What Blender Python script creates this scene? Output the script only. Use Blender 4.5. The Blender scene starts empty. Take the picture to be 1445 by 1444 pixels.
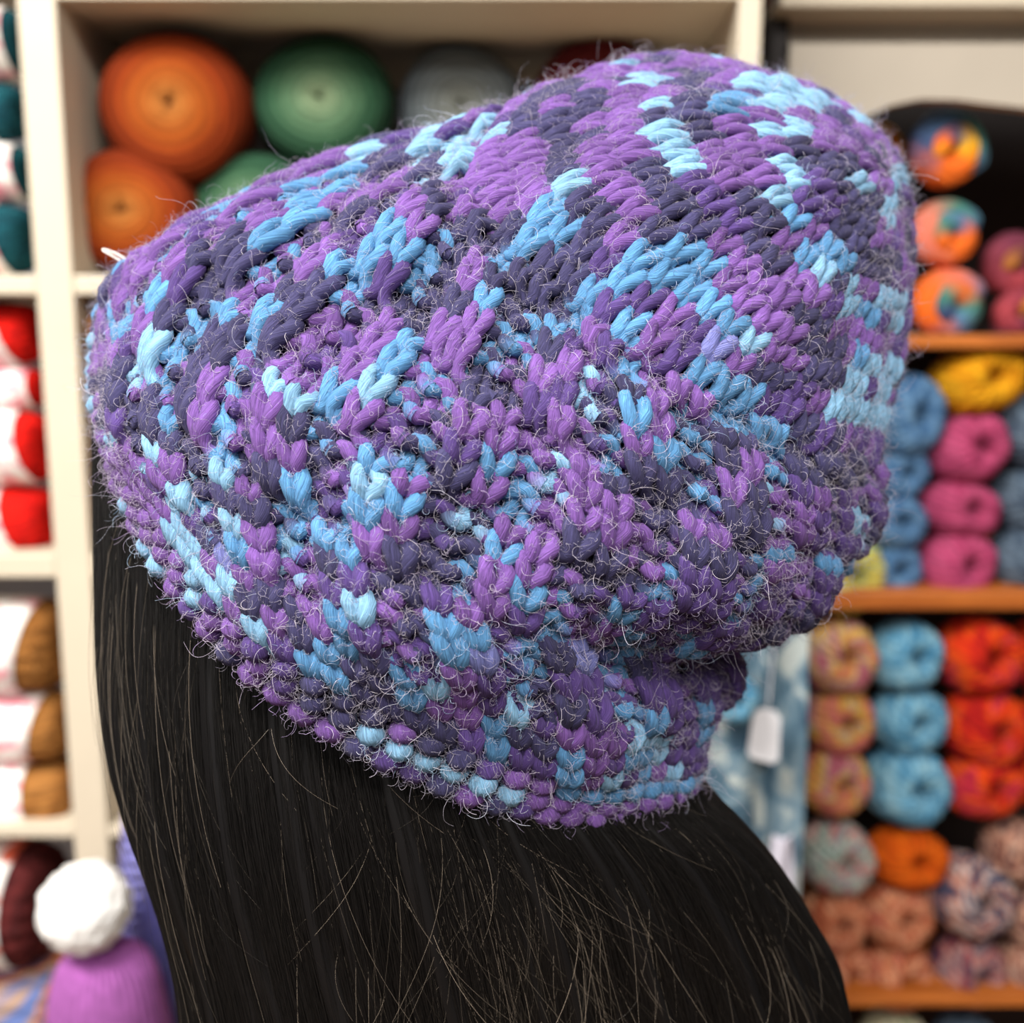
import bpy, bmesh, math, random
import numpy as np
from mathutils import Vector, Matrix

random.seed(7)
RNG = np.random.default_rng(11)
scene = bpy.context.scene
COL = scene.collection
PI = math.pi
R = math.radians

# ---------------------------------------------------------------- camera, world, lights, exposure
CAM_Z, PITCH, FPX = 1.55, R(9.0), 1500.0
cam_data = bpy.data.cameras.new('camera')
cam_data.sensor_width = 36.0
cam_data.lens = 36.0 * FPX / 1445.0
cam_data.clip_start = 0.01
cam_data.dof.use_dof = True
cam_data.dof.focus_distance = 0.262
cam_data.dof.aperture_fstop = 9.0
cam = bpy.data.objects.new('camera', cam_data)
cam.location = (0, 0, CAM_Z)
cam.rotation_euler = (PI / 2 - PITCH, 0, 0)
COL.objects.link(cam)
scene.camera = cam

world = bpy.data.worlds.new('shop_air')
scene.world = world
world.use_nodes = True
world.node_tree.nodes['Background'].inputs[0].default_value = (1.0, 0.95, 0.89, 1)
world.node_tree.nodes['Background'].inputs[1].default_value = 0.08

def area_lamp(name, loc, target, sx, sy, power, color):
    d = bpy.data.lights.new(name, 'AREA')
    d.shape = 'RECTANGLE'; d.size = sx; d.size_y = sy
    d.energy = power; d.color = color
    o = bpy.data.objects.new(name, d)
    o.location = loc
    o.rotation_euler = (Vector(target) - Vector(loc)).to_track_quat('-Z', 'Y').to_euler()
    COL.objects.link(o)
    return o
# ceiling fixtures of the shop, then two added fill lamps
area_lamp('ceiling_lamp_light', (-0.95, -0.15, 2.72), (-0.75, 0.35, 0.6), 1.2, 0.35, 66, (1.0, 0.96, 0.90))
area_lamp('ceiling_lamp_light', (0.35, -0.75, 2.72), (0.3, -0.1, 0.6), 1.2, 0.35, 37, (1.0, 0.96, 0.90))
area_lamp('ceiling_lamp_light', (-0.4, -2.1, 2.72), (-0.3, 0.2, 1.2), 1.2, 0.35, 26, (1.0, 0.96, 0.90))  # added behind the camera to brighten the cubby from the front
area_lamp('added_fill_light', (-1.9, -1.3, 1.75), (0.0, 0.6, 1.35), 1.2, 1.4, 4, (0.97, 0.98, 1.0))  # added front fill from the left, no window stands there

scene.view_settings.view_transform = 'Standard'
scene.view_settings.look = 'None'
scene.view_settings.gamma = 1.0
scene.view_settings.use_curve_mapping = False
scene.view_settings.exposure = 0.18

# ---------------------------------------------------------------- helpers
CP, SP = math.cos(PITCH), math.sin(PITCH)
FWD = np.array([0, CP, -SP]); UPV = np.array([0, SP, CP]); RGT = np.array([1.0, 0, 0])
CAMP = np.array([0, 0, CAM_Z])

def ray(x, y):
    u = (np.asarray(x, float) - 722.5) / FPX
    v = (722.0 - np.asarray(y, float)) / FPX
    return FWD + u[..., None] * RGT + v[..., None] * UPV

def at_depth(x, y, d):
    """point seen at picture position (x, y), d metres in front of the lens"""
    return CAMP + np.asarray(d, float)[..., None] * ray(x, y)

def on_plane(x, y, Y):
    """point seen at picture position (x, y) on the upright plane at distance Y"""
    r = ray(np.float64(x), np.float64(y))
    return Vector(CAMP + r * (Y / r[1]))

def link(o, parent=None):
    COL.objects.link(o)
    if parent is not None:
        o.parent = parent
    return o

def mesh_obj(name, me, mat=None, parent=None, smooth=True):
    if mat is not None:
        me.materials.clear(); me.materials.append(mat)
    if smooth:
        me.polygons.foreach_set('use_smooth', [True] * len(me.polygons))
    return link(bpy.data.objects.new(name, me), parent)

def bm_obj(name, bm, mat=None, parent=None, smooth=False):
    me = bpy.data.meshes.new(name)
    bm.normal_update(); bm.to_mesh(me); bm.free()
    return mesh_obj(name, me, mat, parent, smooth)

def tag(o, label=None, cat=None, group=None, kind=None):
    if label: o['label'] = label
    if cat: o['category'] = cat
    if group: o['group'] = group
    if kind: o['kind'] = kind
    return o

def empty(name, loc=(0, 0, 0), rot=(0, 0, 0)):
    o = bpy.data.objects.new(name, None)
    o.empty_display_size = 0.02
    o.location = loc; o.rotation_euler = rot
    return link(o)

def add_box(bm, lo, hi, bevel=0.0):
    m = Matrix.Translation([(a + b) / 2 for a, b in zip(lo, hi)]) @ Matrix.Diagonal([abs(b - a) for a, b in zip(lo, hi)] + [1])
    r = bmesh.ops.create_cube(bm, size=1, matrix=m)
    if bevel:
        es = list({e for v in r['verts'] for e in v.link_edges})
        bmesh.ops.bevel(bm, geom=es, offset=bevel, segments=2, affect='EDGES', profile=0.5)

def box(name, lo, hi, mat, parent=None, bevel=0.002):
    bm = bmesh.new(); add_box(bm, lo, hi, bevel)
    return bm_obj(name, bm, mat, parent)

def grid_mesh(name, P, closed_u=False, closed_v=False, uv=True):
    """P: (nu, nv, 3) array of points -> quad mesh with a UV layer (u along axis 0, v along axis 1)"""
    nu, nv = P.shape[:2]
    iu = np.arange(nu if closed_u else nu - 1); iv = np.arange(nv if closed_v else nv - 1)
    a, b = np.meshgrid(iu, iv, indexing='ij')
    a2, b2 = (a + 1) % nu, (b + 1) % nv
    F = np.stack([a * nv + b, a2 * nv + b, a2 * nv + b2, a * nv + b2], -1).reshape(-1, 4)
    me = bpy.data.meshes.new(name)
    me.from_pydata(P.reshape(-1, 3).tolist(), [], F.tolist())
    if uv:
        l = me.uv_layers.new(name='UVMap')
        du, dv = 1.0 / max(1, (nu if closed_u else nu - 1)), 1.0 / max(1, (nv if closed_v else nv - 1))
        ua, vb = a * du, b * dv
        UV = np.stack([np.stack([ua, vb], -1), np.stack([ua + du, vb], -1), np.stack([ua + du, vb + dv], -1), np.stack([ua, vb + dv], -1)], 2)
        l.data.foreach_set('uv', UV.reshape(-1).astype(np.float32))
    return me

def tube_points(path, rad, sides=8, up=(0, 0, 1)):
    path = np.asarray(path, float); n = len(path)
    rad = np.broadcast_to(np.asarray(rad, float), (n,))
    T = np.gradient(path, axis=0); T /= np.linalg.norm(T, axis=1)[:, None] + 1e-12
    U = np.broadcast_to(np.asarray(up, float), (n, 3))
    a = np.cross(T, U); a /= np.linalg.norm(a, axis=1)[:, None] + 1e-9
    b = np.cross(a, T)
    ang = np.linspace(0, 2 * PI, sides, endpoint=False)
    return path[:, None] + rad[:, None, None] * (np.cos(ang)[None, :, None] * a[:, None] + np.sin(ang)[None, :, None] * b[:, None])

def tube(name, path, rad, mat, parent=None, sides=8, up=(0, 0, 1)):
    return mesh_obj(name, grid_mesh(name, tube_points(path, rad, sides, up), False, True), mat, parent)

def hermite(keys, t):
    """smooth curve through equally spaced keys on [0, 1]"""
    K = np.asarray(keys, float); n = len(K) - 1
    x = np.clip(np.asarray(t, float), 0, 1) * n
    i = np.clip(np.floor(x).astype(int), 0, n - 1); f = x - i
    m = np.gradient(K, axis=0)
    sh = f.shape + (1,) * (K.ndim - 1)
    f = f.reshape(sh)
    return ((2 * f**3 - 3 * f**2 + 1) * K[i] + (f**3 - 2 * f**2 + f) * m[i] + (-2 * f**3 + 3 * f**2) * K[i + 1] + (f**3 - f**2) * m[i + 1])

# ---------------------------------------------------------------- materials
def srgb(r, g, b):
    f = lambda c: (c / 255 / 12.92) if c / 255 <= 0.04045 else ((c / 255 + 0.055) / 1.055) ** 2.4
    return (f(r), f(g), f(b), 1.0)

class NT:
    def __init__(self, name):
        self.m = bpy.data.materials.new(name); self.m.use_nodes = True
        self.t = self.m.node_tree; self.b = self.t.nodes['Principled BSDF']
    def n(self, kind, **kw):
        x = self.t.nodes.new(kind)
        for k, v in kw.items(): setattr(x, k, v)
        return x
    def l(self, a, b): self.t.links.new(a, b)
    def math(self, op, a, b=None):
        x = self.n('ShaderNodeMath', operation=op)
        for i, s in enumerate((a, b)):
            if s is None: continue
            if isinstance(s, (int, float)): x.inputs[i].default_value = s
            else: self.l(s, x.inputs[i])
        return x.outputs[0]
    def ramp(self, fac, stops, interp='LINEAR'):
        x = self.n('ShaderNodeValToRGB'); x.color_ramp.interpolation = interp
        e = x.color_ramp.elements
        while len(e) < len(stops): e.new(0.5)
        for el, (p, c) in zip(e, stops): el.position = p; el.color = c
        self.l(fac, x.inputs[0])
        return x.outputs[0]
    def bump(self, h, strength, dist):
        x = self.n('ShaderNodeBump'); x.inputs['Strength'].default_value = strength; x.inputs['Distance'].default_value = dist
        self.l(h, x.inputs['Height']); self.l(x.outputs[0], self.b.inputs['Normal'])

def plain(name, col, rough=0.6, noise=0.06, scale=30, bump=0.0, spec=0.4):
    k = NT(name)
    tc = k.n('ShaderNodeTexCoord'); nz = k.n('ShaderNodeTexNoise'); nz.inputs['Scale'].default_value = scale; nz.inputs['Detail'].default_value = 4
    k.l(tc.outputs['Object'], nz.inputs['Vector'])
    c0 = tuple(max(0, c * (1 - noise)) for c in col[:3]) + (1,); c1 = tuple(min(1, c * (1 + noise)) for c in col[:3]) + (1,)
    k.l(k.ramp(nz.outputs['Fac'], [(0.3, c0), (0.7, c1)]), k.b.inputs['Base Color'])
    k.b.inputs['Roughness'].default_value = rough
    k.b.inputs['Specular IOR Level'].default_value = spec
    if bump: k.bump(nz.outputs['Fac'], 0.5, bump)
    return k.m

def wood(name, c0, c1):
    k = NT(name)
    tc = k.n('ShaderNodeTexCoord'); mp = k.n('ShaderNodeMapping'); mp.inputs['Scale'].default_value = (3, 40, 40)
    nz = k.n('ShaderNodeTexNoise'); nz.inputs['Scale'].default_value = 3; nz.inputs['Detail'].default_value = 6; nz.inputs['Distortion'].default_value = 1.2
    k.l(tc.outputs['Object'], mp.inputs['Vector']); k.l(mp.outputs[0], nz.inputs['Vector'])
    k.l(k.ramp(nz.outputs['Fac'], [(0.3, c0), (0.7, c1)]), k.b.inputs['Base Color'])
    k.b.inputs['Roughness'].default_value = 0.4
    return k.m

def yarn_mat(name, cols, mode='noise', scale=3.0, strands=40.0, interp='LINEAR', sheen=0.0):
    """wound yarn: colours change along the strand; uv.x runs around the ball, uv.y from the front hole to the back"""
    k = NT(name)
    tc = k.n('ShaderNodeTexCoord'); sx = k.n('ShaderNodeSeparateXYZ'); k.l(tc.outputs['UV'], sx.inputs[0])
    oi = k.n('ShaderNodeObjectInfo')
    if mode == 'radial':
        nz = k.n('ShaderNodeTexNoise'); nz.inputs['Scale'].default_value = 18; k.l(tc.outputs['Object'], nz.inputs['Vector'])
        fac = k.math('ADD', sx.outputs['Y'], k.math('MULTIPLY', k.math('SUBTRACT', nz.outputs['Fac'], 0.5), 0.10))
    else:
        cb = k.n('ShaderNodeCombineXYZ')
        k.l(k.math('MULTIPLY', sx.outputs['X'], scale), cb.inputs[0])
        k.l(k.math('ADD', k.math('MULTIPLY', sx.outputs['Y'], scale * (0.6 if mode == 'noise' else 1.6)), k.math('MULTIPLY', sx.outputs['X'], scale * 0.8)), cb.inputs[1])
        k.l(k.math('MULTIPLY', oi.outputs['Random'], 37.0), cb.inputs[2])
        nz = k.n('ShaderNodeTexNoise'); nz.inputs['Scale'].default_value = 2.2; nz.inputs['Detail'].default_value = 1.5; nz.inputs['Distortion'].default_value = 0.6
        k.l(cb.outputs[0], nz.inputs['Vector'])
        fac = nz.outputs['Fac']
    n = len(cols)
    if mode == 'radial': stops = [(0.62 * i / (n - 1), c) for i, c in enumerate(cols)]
    else: stops = [(0.37 + 0.26 * i / max(1, n - 1), c) for i, c in enumerate(cols)]
    colour = k.ramp(fac, stops, interp)
    wind = k.math('ADD', k.math('MULTIPLY', sx.outputs['X'], 1.0), k.math('MULTIPLY', sx.outputs['Y'], 22.0)) if mode == 'radial' else k.math('ADD', k.math('MULTIPLY', sx.outputs['X'], 24.0), k.math('MULTIPLY', sx.outputs['Y'], 5.0))
    fine = k.n('ShaderNodeTexNoise', noise_dimensions='1D'); fine.inputs['Scale'].default_value = 1.7; fine.inputs['Detail'].default_value = 1; k.l(wind, fine.inputs['W'])
    mul = k.n('ShaderNodeMix', data_type='RGBA', blend_type='MULTIPLY'); mul.inputs['Factor'].default_value = 1.0
    k.l(colour, mul.inputs['A']); k.l(k.ramp(fine.outputs['Fac'], [(0.3, (0.55, 0.55, 0.55, 1)), (0.7, (1.05, 1.05, 1.05, 1))]), mul.inputs['B'])
    k.l(mul.outputs['Result'], k.b.inputs['Base Color'])
    k.b.inputs['Roughness'].default_value = 0.85
    k.b.inputs['Specular IOR Level'].default_value = 0.2
    k.b.inputs['Sheen Weight'].default_value = sheen
    h = k.math('SINE', k.math('MULTIPLY', k.math('ADD', k.math('MULTIPLY', sx.outputs['X'], 2.0), sx.outputs['Y']), strands * 2 * PI))
    k.bump(h, 0.5, 0.0012)
    return k.m

M_SHELF = plain('cream_laminate', srgb(200, 188, 168), 0.45, 0.03, 12)
M_SHELF2 = plain('warm_white_panel', srgb(176, 166, 152), 0.5, 0.03, 12)
M_BACK = plain('grey_back_panel', srgb(176, 178, 196), 0.6, 0.04, 8)
M_DARK = plain('black_shelf_lining', srgb(26, 20, 20), 0.7, 0.2, 8)
M_WOOD = wood('orange_pine', srgb(150, 78, 30), srgb(196, 112, 46))
M_WALL = plain('shop_wall_paint', srgb(214, 205, 190), 0.7, 0.03, 5)
M_FLOOR = wood('floor_boards', srgb(120, 92, 66), srgb(158, 124, 90))

# ---------------------------------------------------------------- the setting
box('floor', (-2.5, -2.5, -0.02), (2.5, 1.62, 0.0), M_FLOOR, bevel=0)['kind'] = 'structure'
box('wall_back', (-2.5, 1.56, 0.0), (2.5, 1.66, 2.9), M_WALL, bevel=0)['kind'] = 'structure'

YL, YR = 0.95, 1.10           # front planes of the two shelf units
DL, DR = 0.34, 0.34           # their depths
def ZL(y): return on_plane(722, y, YL).z
def XL(x, y): return on_plane(x, y, YL).x
def ZR(y): return on_plane(722, y, YR).z
def XR(x, y): return on_plane(x, y, YR).x

# cream cube shelving
u1a, u1b = XL(50, 400), XL(103, 400)
u2a, u2b = XL(1042, 50), XL(1075, 50)
shelf_left = empty('cube_shelf', ((u1a + u2b) / 2, YL + DL / 2, 0))
tag(shelf_left, 'cream white cube shelving holding yarn cakes and labelled skeins', 'shelf')
def part_box(name, lo, hi, mat, par, bevel=0.002):
    o = box(name, tuple(Vector(lo) - par.location), tuple(Vector(hi) - par.location), mat, par, bevel)
    return o
lx0 = u1a - 0.36
ztop = ZL(-2); zb = [ZL(388), ZL(783), ZL(1167)]; zth = [ZL(388) - ZL(416), ZL(783) - ZL(816), ZL(1167) - ZL(1184)]
part_box('upright', (u1a, YL, 0.0), (u1b, YL + DL, ztop + 0.5), M_SHELF, shelf_left)
part_box('upright', (u2a, YL, 0.0), (u2b, YL + DL, ztop + 0.5), M_SHELF, shelf_left)
part_box('upright', (lx0 - 0.033, YL, 0.0), (lx0, YL + DL, ztop + 0.5), M_SHELF, shelf_left)
for z0, th in zip(zb + [zb[2] - 0.36, zb[2] - 0.72], zth + [0.02, 0.02]):
    part_box('shelf_board', (lx0, YL + 0.001, z0 - th), (u1a, YL + DL, z0), M_SHELF, shelf_left)
    part_box('shelf_board', (u1b, YL + 0.001, z0 - th), (u2a, YL + DL, z0), M_SHELF, shelf_left)
part_box('shelf_board', (u1b, YL + 0.001, ztop), (u2a, YL + DL, ztop + 0.03), M_SHELF, shelf_left)
part_box('shelf_board', (lx0, YL + 0.001, ztop + 0.06), (u1a, YL + DL, ztop + 0.09), M_SHELF, shelf_left)
part_box('shelf_board', (lx0, YL + 0.001, ztop + 0.44), (u2a, YL + DL, ztop + 0.47), M_SHELF, shelf_left)
part_box('back_panel', (lx0 - 0.033, YL + DL, 0.0), (u2b, YL + DL + 0.01, ztop + 0.5), M_BACK, shelf_left)

# dark wooden shelf unit with a cream arched valance
rx0, rx1 = XR(1108, 200), XR(1445, 200) + 0.45
shelf_right = empty('wooden_shelf_unit', ((rx0 + rx1) / 2, YR + DR / 2, 0))
tag(shelf_right, 'dark lined shelf unit with orange pine boards under a cream arched valance', 'shelf')
part_box('side_panel', (rx0 - 0.018, YR, 0), (rx0, YR + DR, ZR(-120)), M_DARK, shelf_right)  # its black also paints the shadow gap between the two units
part_box('side_panel', (rx1, YR, 0), (rx1 + 0.018, YR + DR, ZR(-120)), M_DARK, shelf_right)
part_box('back_panel', (rx0, YR + DR, 0), (rx1, YR + DR + 0.012, ZR(-120)), M_DARK, shelf_right)
RB = [(466, 492), (830, 862), (1404, 1424)]
for ya, yb in RB:
    part_box('shelf_board', (rx0 + 0.001, YR + 0.002, ZR(yb)), (rx1 - 0.001, YR + DR, ZR(ya) - 0.004), M_WOOD, shelf_right, 0.003)
part_box('shelf_board', (rx0 + 0.001, YR + 0.002, ZR(1424) - 0.33), (rx1 - 0.001, YR + DR, ZR(1424) - 0.31), M_WOOD, shelf_right, 0.003)
# valance: front panel with an arched lower edge, a recessed frieze and a moulding above
bm = bmesh.new()
edge = [(1108, 250), (1180, 200), (1225, 163), (1260, 148), (1300, 140), (1350, 141), (1400, 147), (1445, 152), (1520, 165), (1640, 200), (1750, 250)]
top = ZR(66)
vf, vb_ = [], []
for x, y in edge:
    q = on_plane(x, y, YR - 0.012)
    vf.append((bm.verts.new((q.x, YR - 0.012, q.z)), bm.verts.new((q.x, YR - 0.012, top))))
    vb_.append((bm.verts.new((q.x, YR + 0.006, q.z)), bm.verts.new((q.x, YR + 0.006, top))))
for i in range(len(edge) - 1):
    bm.faces.new((vf[i][0], vf[i + 1][0], vf[i + 1][1], vf[i][1]))
    bm.faces.new((vb_[i][1], vb_[i + 1][1], vb_[i + 1][0], vb_[i][0]))
    bm.faces.new((vf[i][0], vb_[i][0], vb_[i + 1][0], vf[i + 1][0]))
    bm.faces.new((vf[i][1], vf[i + 1][1], vb_[i + 1][1], vb_[i][1]))
bmesh.ops.translate(bm, verts=bm.verts, vec=-shelf_right.location)
bm_obj('valance', bm, M_SHELF2, shelf_right)
part_box('frieze', (rx0, YR + 0.02, top - 0.01), (rx1, YR + 0.03, ZR(24)), M_SHELF2, shelf_right)
part_box('moulding', (rx0 - 0.018, YR - 0.035, ZR(26)), (rx1 + 0.018, YR + 0.03, ZR(6)), M_SHELF, shelf_right, 0.004)
part_box('top_panel', (rx0 - 0.018, YR + 0.01, ZR(6)), (rx1 + 0.018, YR + 0.03, ZR(-120)), M_WOOD, shelf_right)

# ---------------------------------------------------------------- HAT_GEOMETRY_BEGIN
HP = [(120, 520), (142, 425), (215, 342), (370, 258), (545, 198), (690, 152), (810, 100), (945, 84), (1075, 104), (1182, 160), (1246, 238)]
HQ = [(990, 1130), (1006, 1050), (1036, 960), (1060, 885), (1172, 815), (1232, 730), (1248, 622), (1266, 512), (1277, 412), (1270, 326), (1249, 250)]
HB = [245, 240, 235, 230, 215, 190, 160, 128, 90, 48, 3]
HDM = [.262, .254, .248, .246, .248, .254, .262, .272, .288, .308, .338]
HDP = [.335, .335, .337, .340, .343, .346, .348, .349, .349, .347, .342]
HDQ = [.330, .333, .337, .342, .335, .332, .334, .338, .342, .344, .342]
NTG, NSG, ROWS = 260, 720, 37
TROW = np.concatenate([np.linspace(0, 0.56, 23, endpoint=False), np.linspace(0.56, 1.0, 15)])   # height of each row on the hat
def row_t(x): return np.interp(x, np.arange(38), TROW) + np.minimum(x, 0) * 0.024
BODY0, BODY1 = 6, 23          # rows of the textured body; plain knitting before and after
def hat_grid():
    t = np.linspace(0, 1, NTG)
    P2, Q2, bow = hermite(HP, t), hermite(HQ, t), hermite(np.array(HB), t)
    ch = Q2 - P2; L = np.linalg.norm(ch, axis=1)[:, None] + 1e-6
    perp = np.stack([-ch[:, 1], ch[:, 0]], -1) / L
    M2 = (P2 + Q2) / 2 + perp * bow[:, None]
    P3 = at_depth(P2[:, 0], P2[:, 1], hermite(np.array(HDP), t))
    Q3 = at_depth(Q2[:, 0], Q2[:, 1], hermite(np.array(HDQ), t))
    M3 = at_depth(M2[:, 0], M2[:, 1], hermite(np.array(HDM), t))
    C = (P3 + Q3) / 2; A = (P3 - Q3) / 2; B = M3 - C
    th = np.linspace(0, 2 * PI, NSG, endpoint=False)
    pw = 1.0 + 0.5 * np.clip(1 - t / 0.22, 0, 1)
    pw = pw[:, None] + 0.55 * np.clip(np.cos(th), 0, 1)[None] * np.clip(1 - t / 0.3, 0, 1)[:, None]
    bw = np.sign(np.sin(th))[None] * np.abs(np.sin(th))[None] ** pw
    G = C[:, None] + np.cos(th)[None, :, None] * A[:, None] + bw[:, :, None] * B[:, None]
    # soft lumps of the slack fabric and the fold where the slouch drops over the brim band
    tt, hh = np.meshgrid(t, th, indexing='ij')
    out = (G - C[:, None]); out /= np.linalg.norm(out, axis=2)[:, :, None] + 1e-9
    env = np.clip((1 - tt) * 6, 0, 1) * np.clip(tt * 8, 0, 1)
    d = 0.0022 * np.sin(5 * hh + 9 * tt) * np.sin(14 * tt + 1.3) + 0.0016 * np.sin(9 * hh - 17 * tt + 2) + 0.0012 * np.sin(13 * hh + 23 * tt)
    fold = np.exp(-((tt - 0.27 - 0.02 * np.sin(hh)) / 0.05) ** 2) * np.exp(-((hh - 2.75) / 0.42) ** 2)
    bulge = np.exp(-((tt - 0.42) / 0.08) ** 2) * np.exp(-((hh - 2.65) / 0.45) ** 2)
    d = d * env - 0.013 * fold + 0.002 * bulge - 0.0047
    G = G + out * d[:, :, None]
    # equal arc length around each ring
    G2 = np.empty_like(G)
    per = np.empty(NTG)
    for i in range(NTG):
        ring = np.vstack([G[i], G[i, :1]])
        s = np.concatenate([[0], np.cumsum(np.linalg.norm(np.diff(ring, axis=0), axis=1))])
        per[i] = s[-1]; q = np.linspace(0, s[-1], NSG, endpoint=False)
        for k in range(3): G2[i, :, k] = np.interp(q, s, ring[:, k])
    du = np.roll(G2, -1, 1) - np.roll(G2, 1, 1); dv = np.gradient(G2, axis=0)
    N = np.cross(du, dv); N /= np.linalg.norm(N, axis=2)[:, :, None] + 1e-12
    if np.sum((N * (G2 - C[:, None])).sum(2)) < 0: N = -N
    return G2, N, per, C
HG, HN, HPER, HC = hat_grid()
def hat_sample(F, s, t):
    x = (np.asarray(s) % 1.0) * NSG; y = np.clip(np.asarray(t), 0, 0.992) * (NTG - 1)
    i = np.floor(x).astype(int); fx = (x - i)[..., None]; i0 = i % NSG; i1 = (i + 1) % NSG
    j = np.clip(np.floor(y).astype(int), 0, NTG - 2); fy = (y - j)[..., None]
    return (F[j, i0] * (1 - fx) + F[j, i1] * fx) * (1 - fy) + (F[j + 1, i0] * (1 - fx) + F[j + 1, i1] * fx) * fy
def hat_point(s, t):
    lo = hat_sample(HG, s, t)
    under = np.minimum(np.asarray(t), 0)[..., None]
    return lo + under * (HG[8, 0] * 0 + (hat_sample(HG, s, 0.03 + 0 * np.asarray(t)) - hat_sample(HG, s, 0 * np.asarray(t))) / 0.03)
WIDTH = 0.0074
def row_count(r):
    if r < 3: return 72
    if r < BODY1: return 82
    t = min(0.97, float(row_t(r + 0.8)))
    p = HPER[int(t * (NTG - 1))]
    return max(8, 2 * int(round(p / WIDTH / 2)))
def lay(s, t):
    """the fabric biases: columns lean and rows drift as the slack bag is pulled round the head"""
    ts = np.clip(t, 0, 1)
    up = np.clip((ts - 0.02) / 0.22, 0, 1); up = up * up * (3 - 2 * up)
    down = np.clip((0.95 - ts) / 0.35, 0, 1)
    s2 = s - 0.30 * np.clip(ts - 0.03, 0, 0.52)
    return s2, t - 0.05 * np.sin(4 * PI * s2) * up * down
STITCHES = [(r, c, row_count(r)) for r in range(ROWS) for c in range(row_count(r))]
# HAT_GEOMETRY_END

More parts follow.
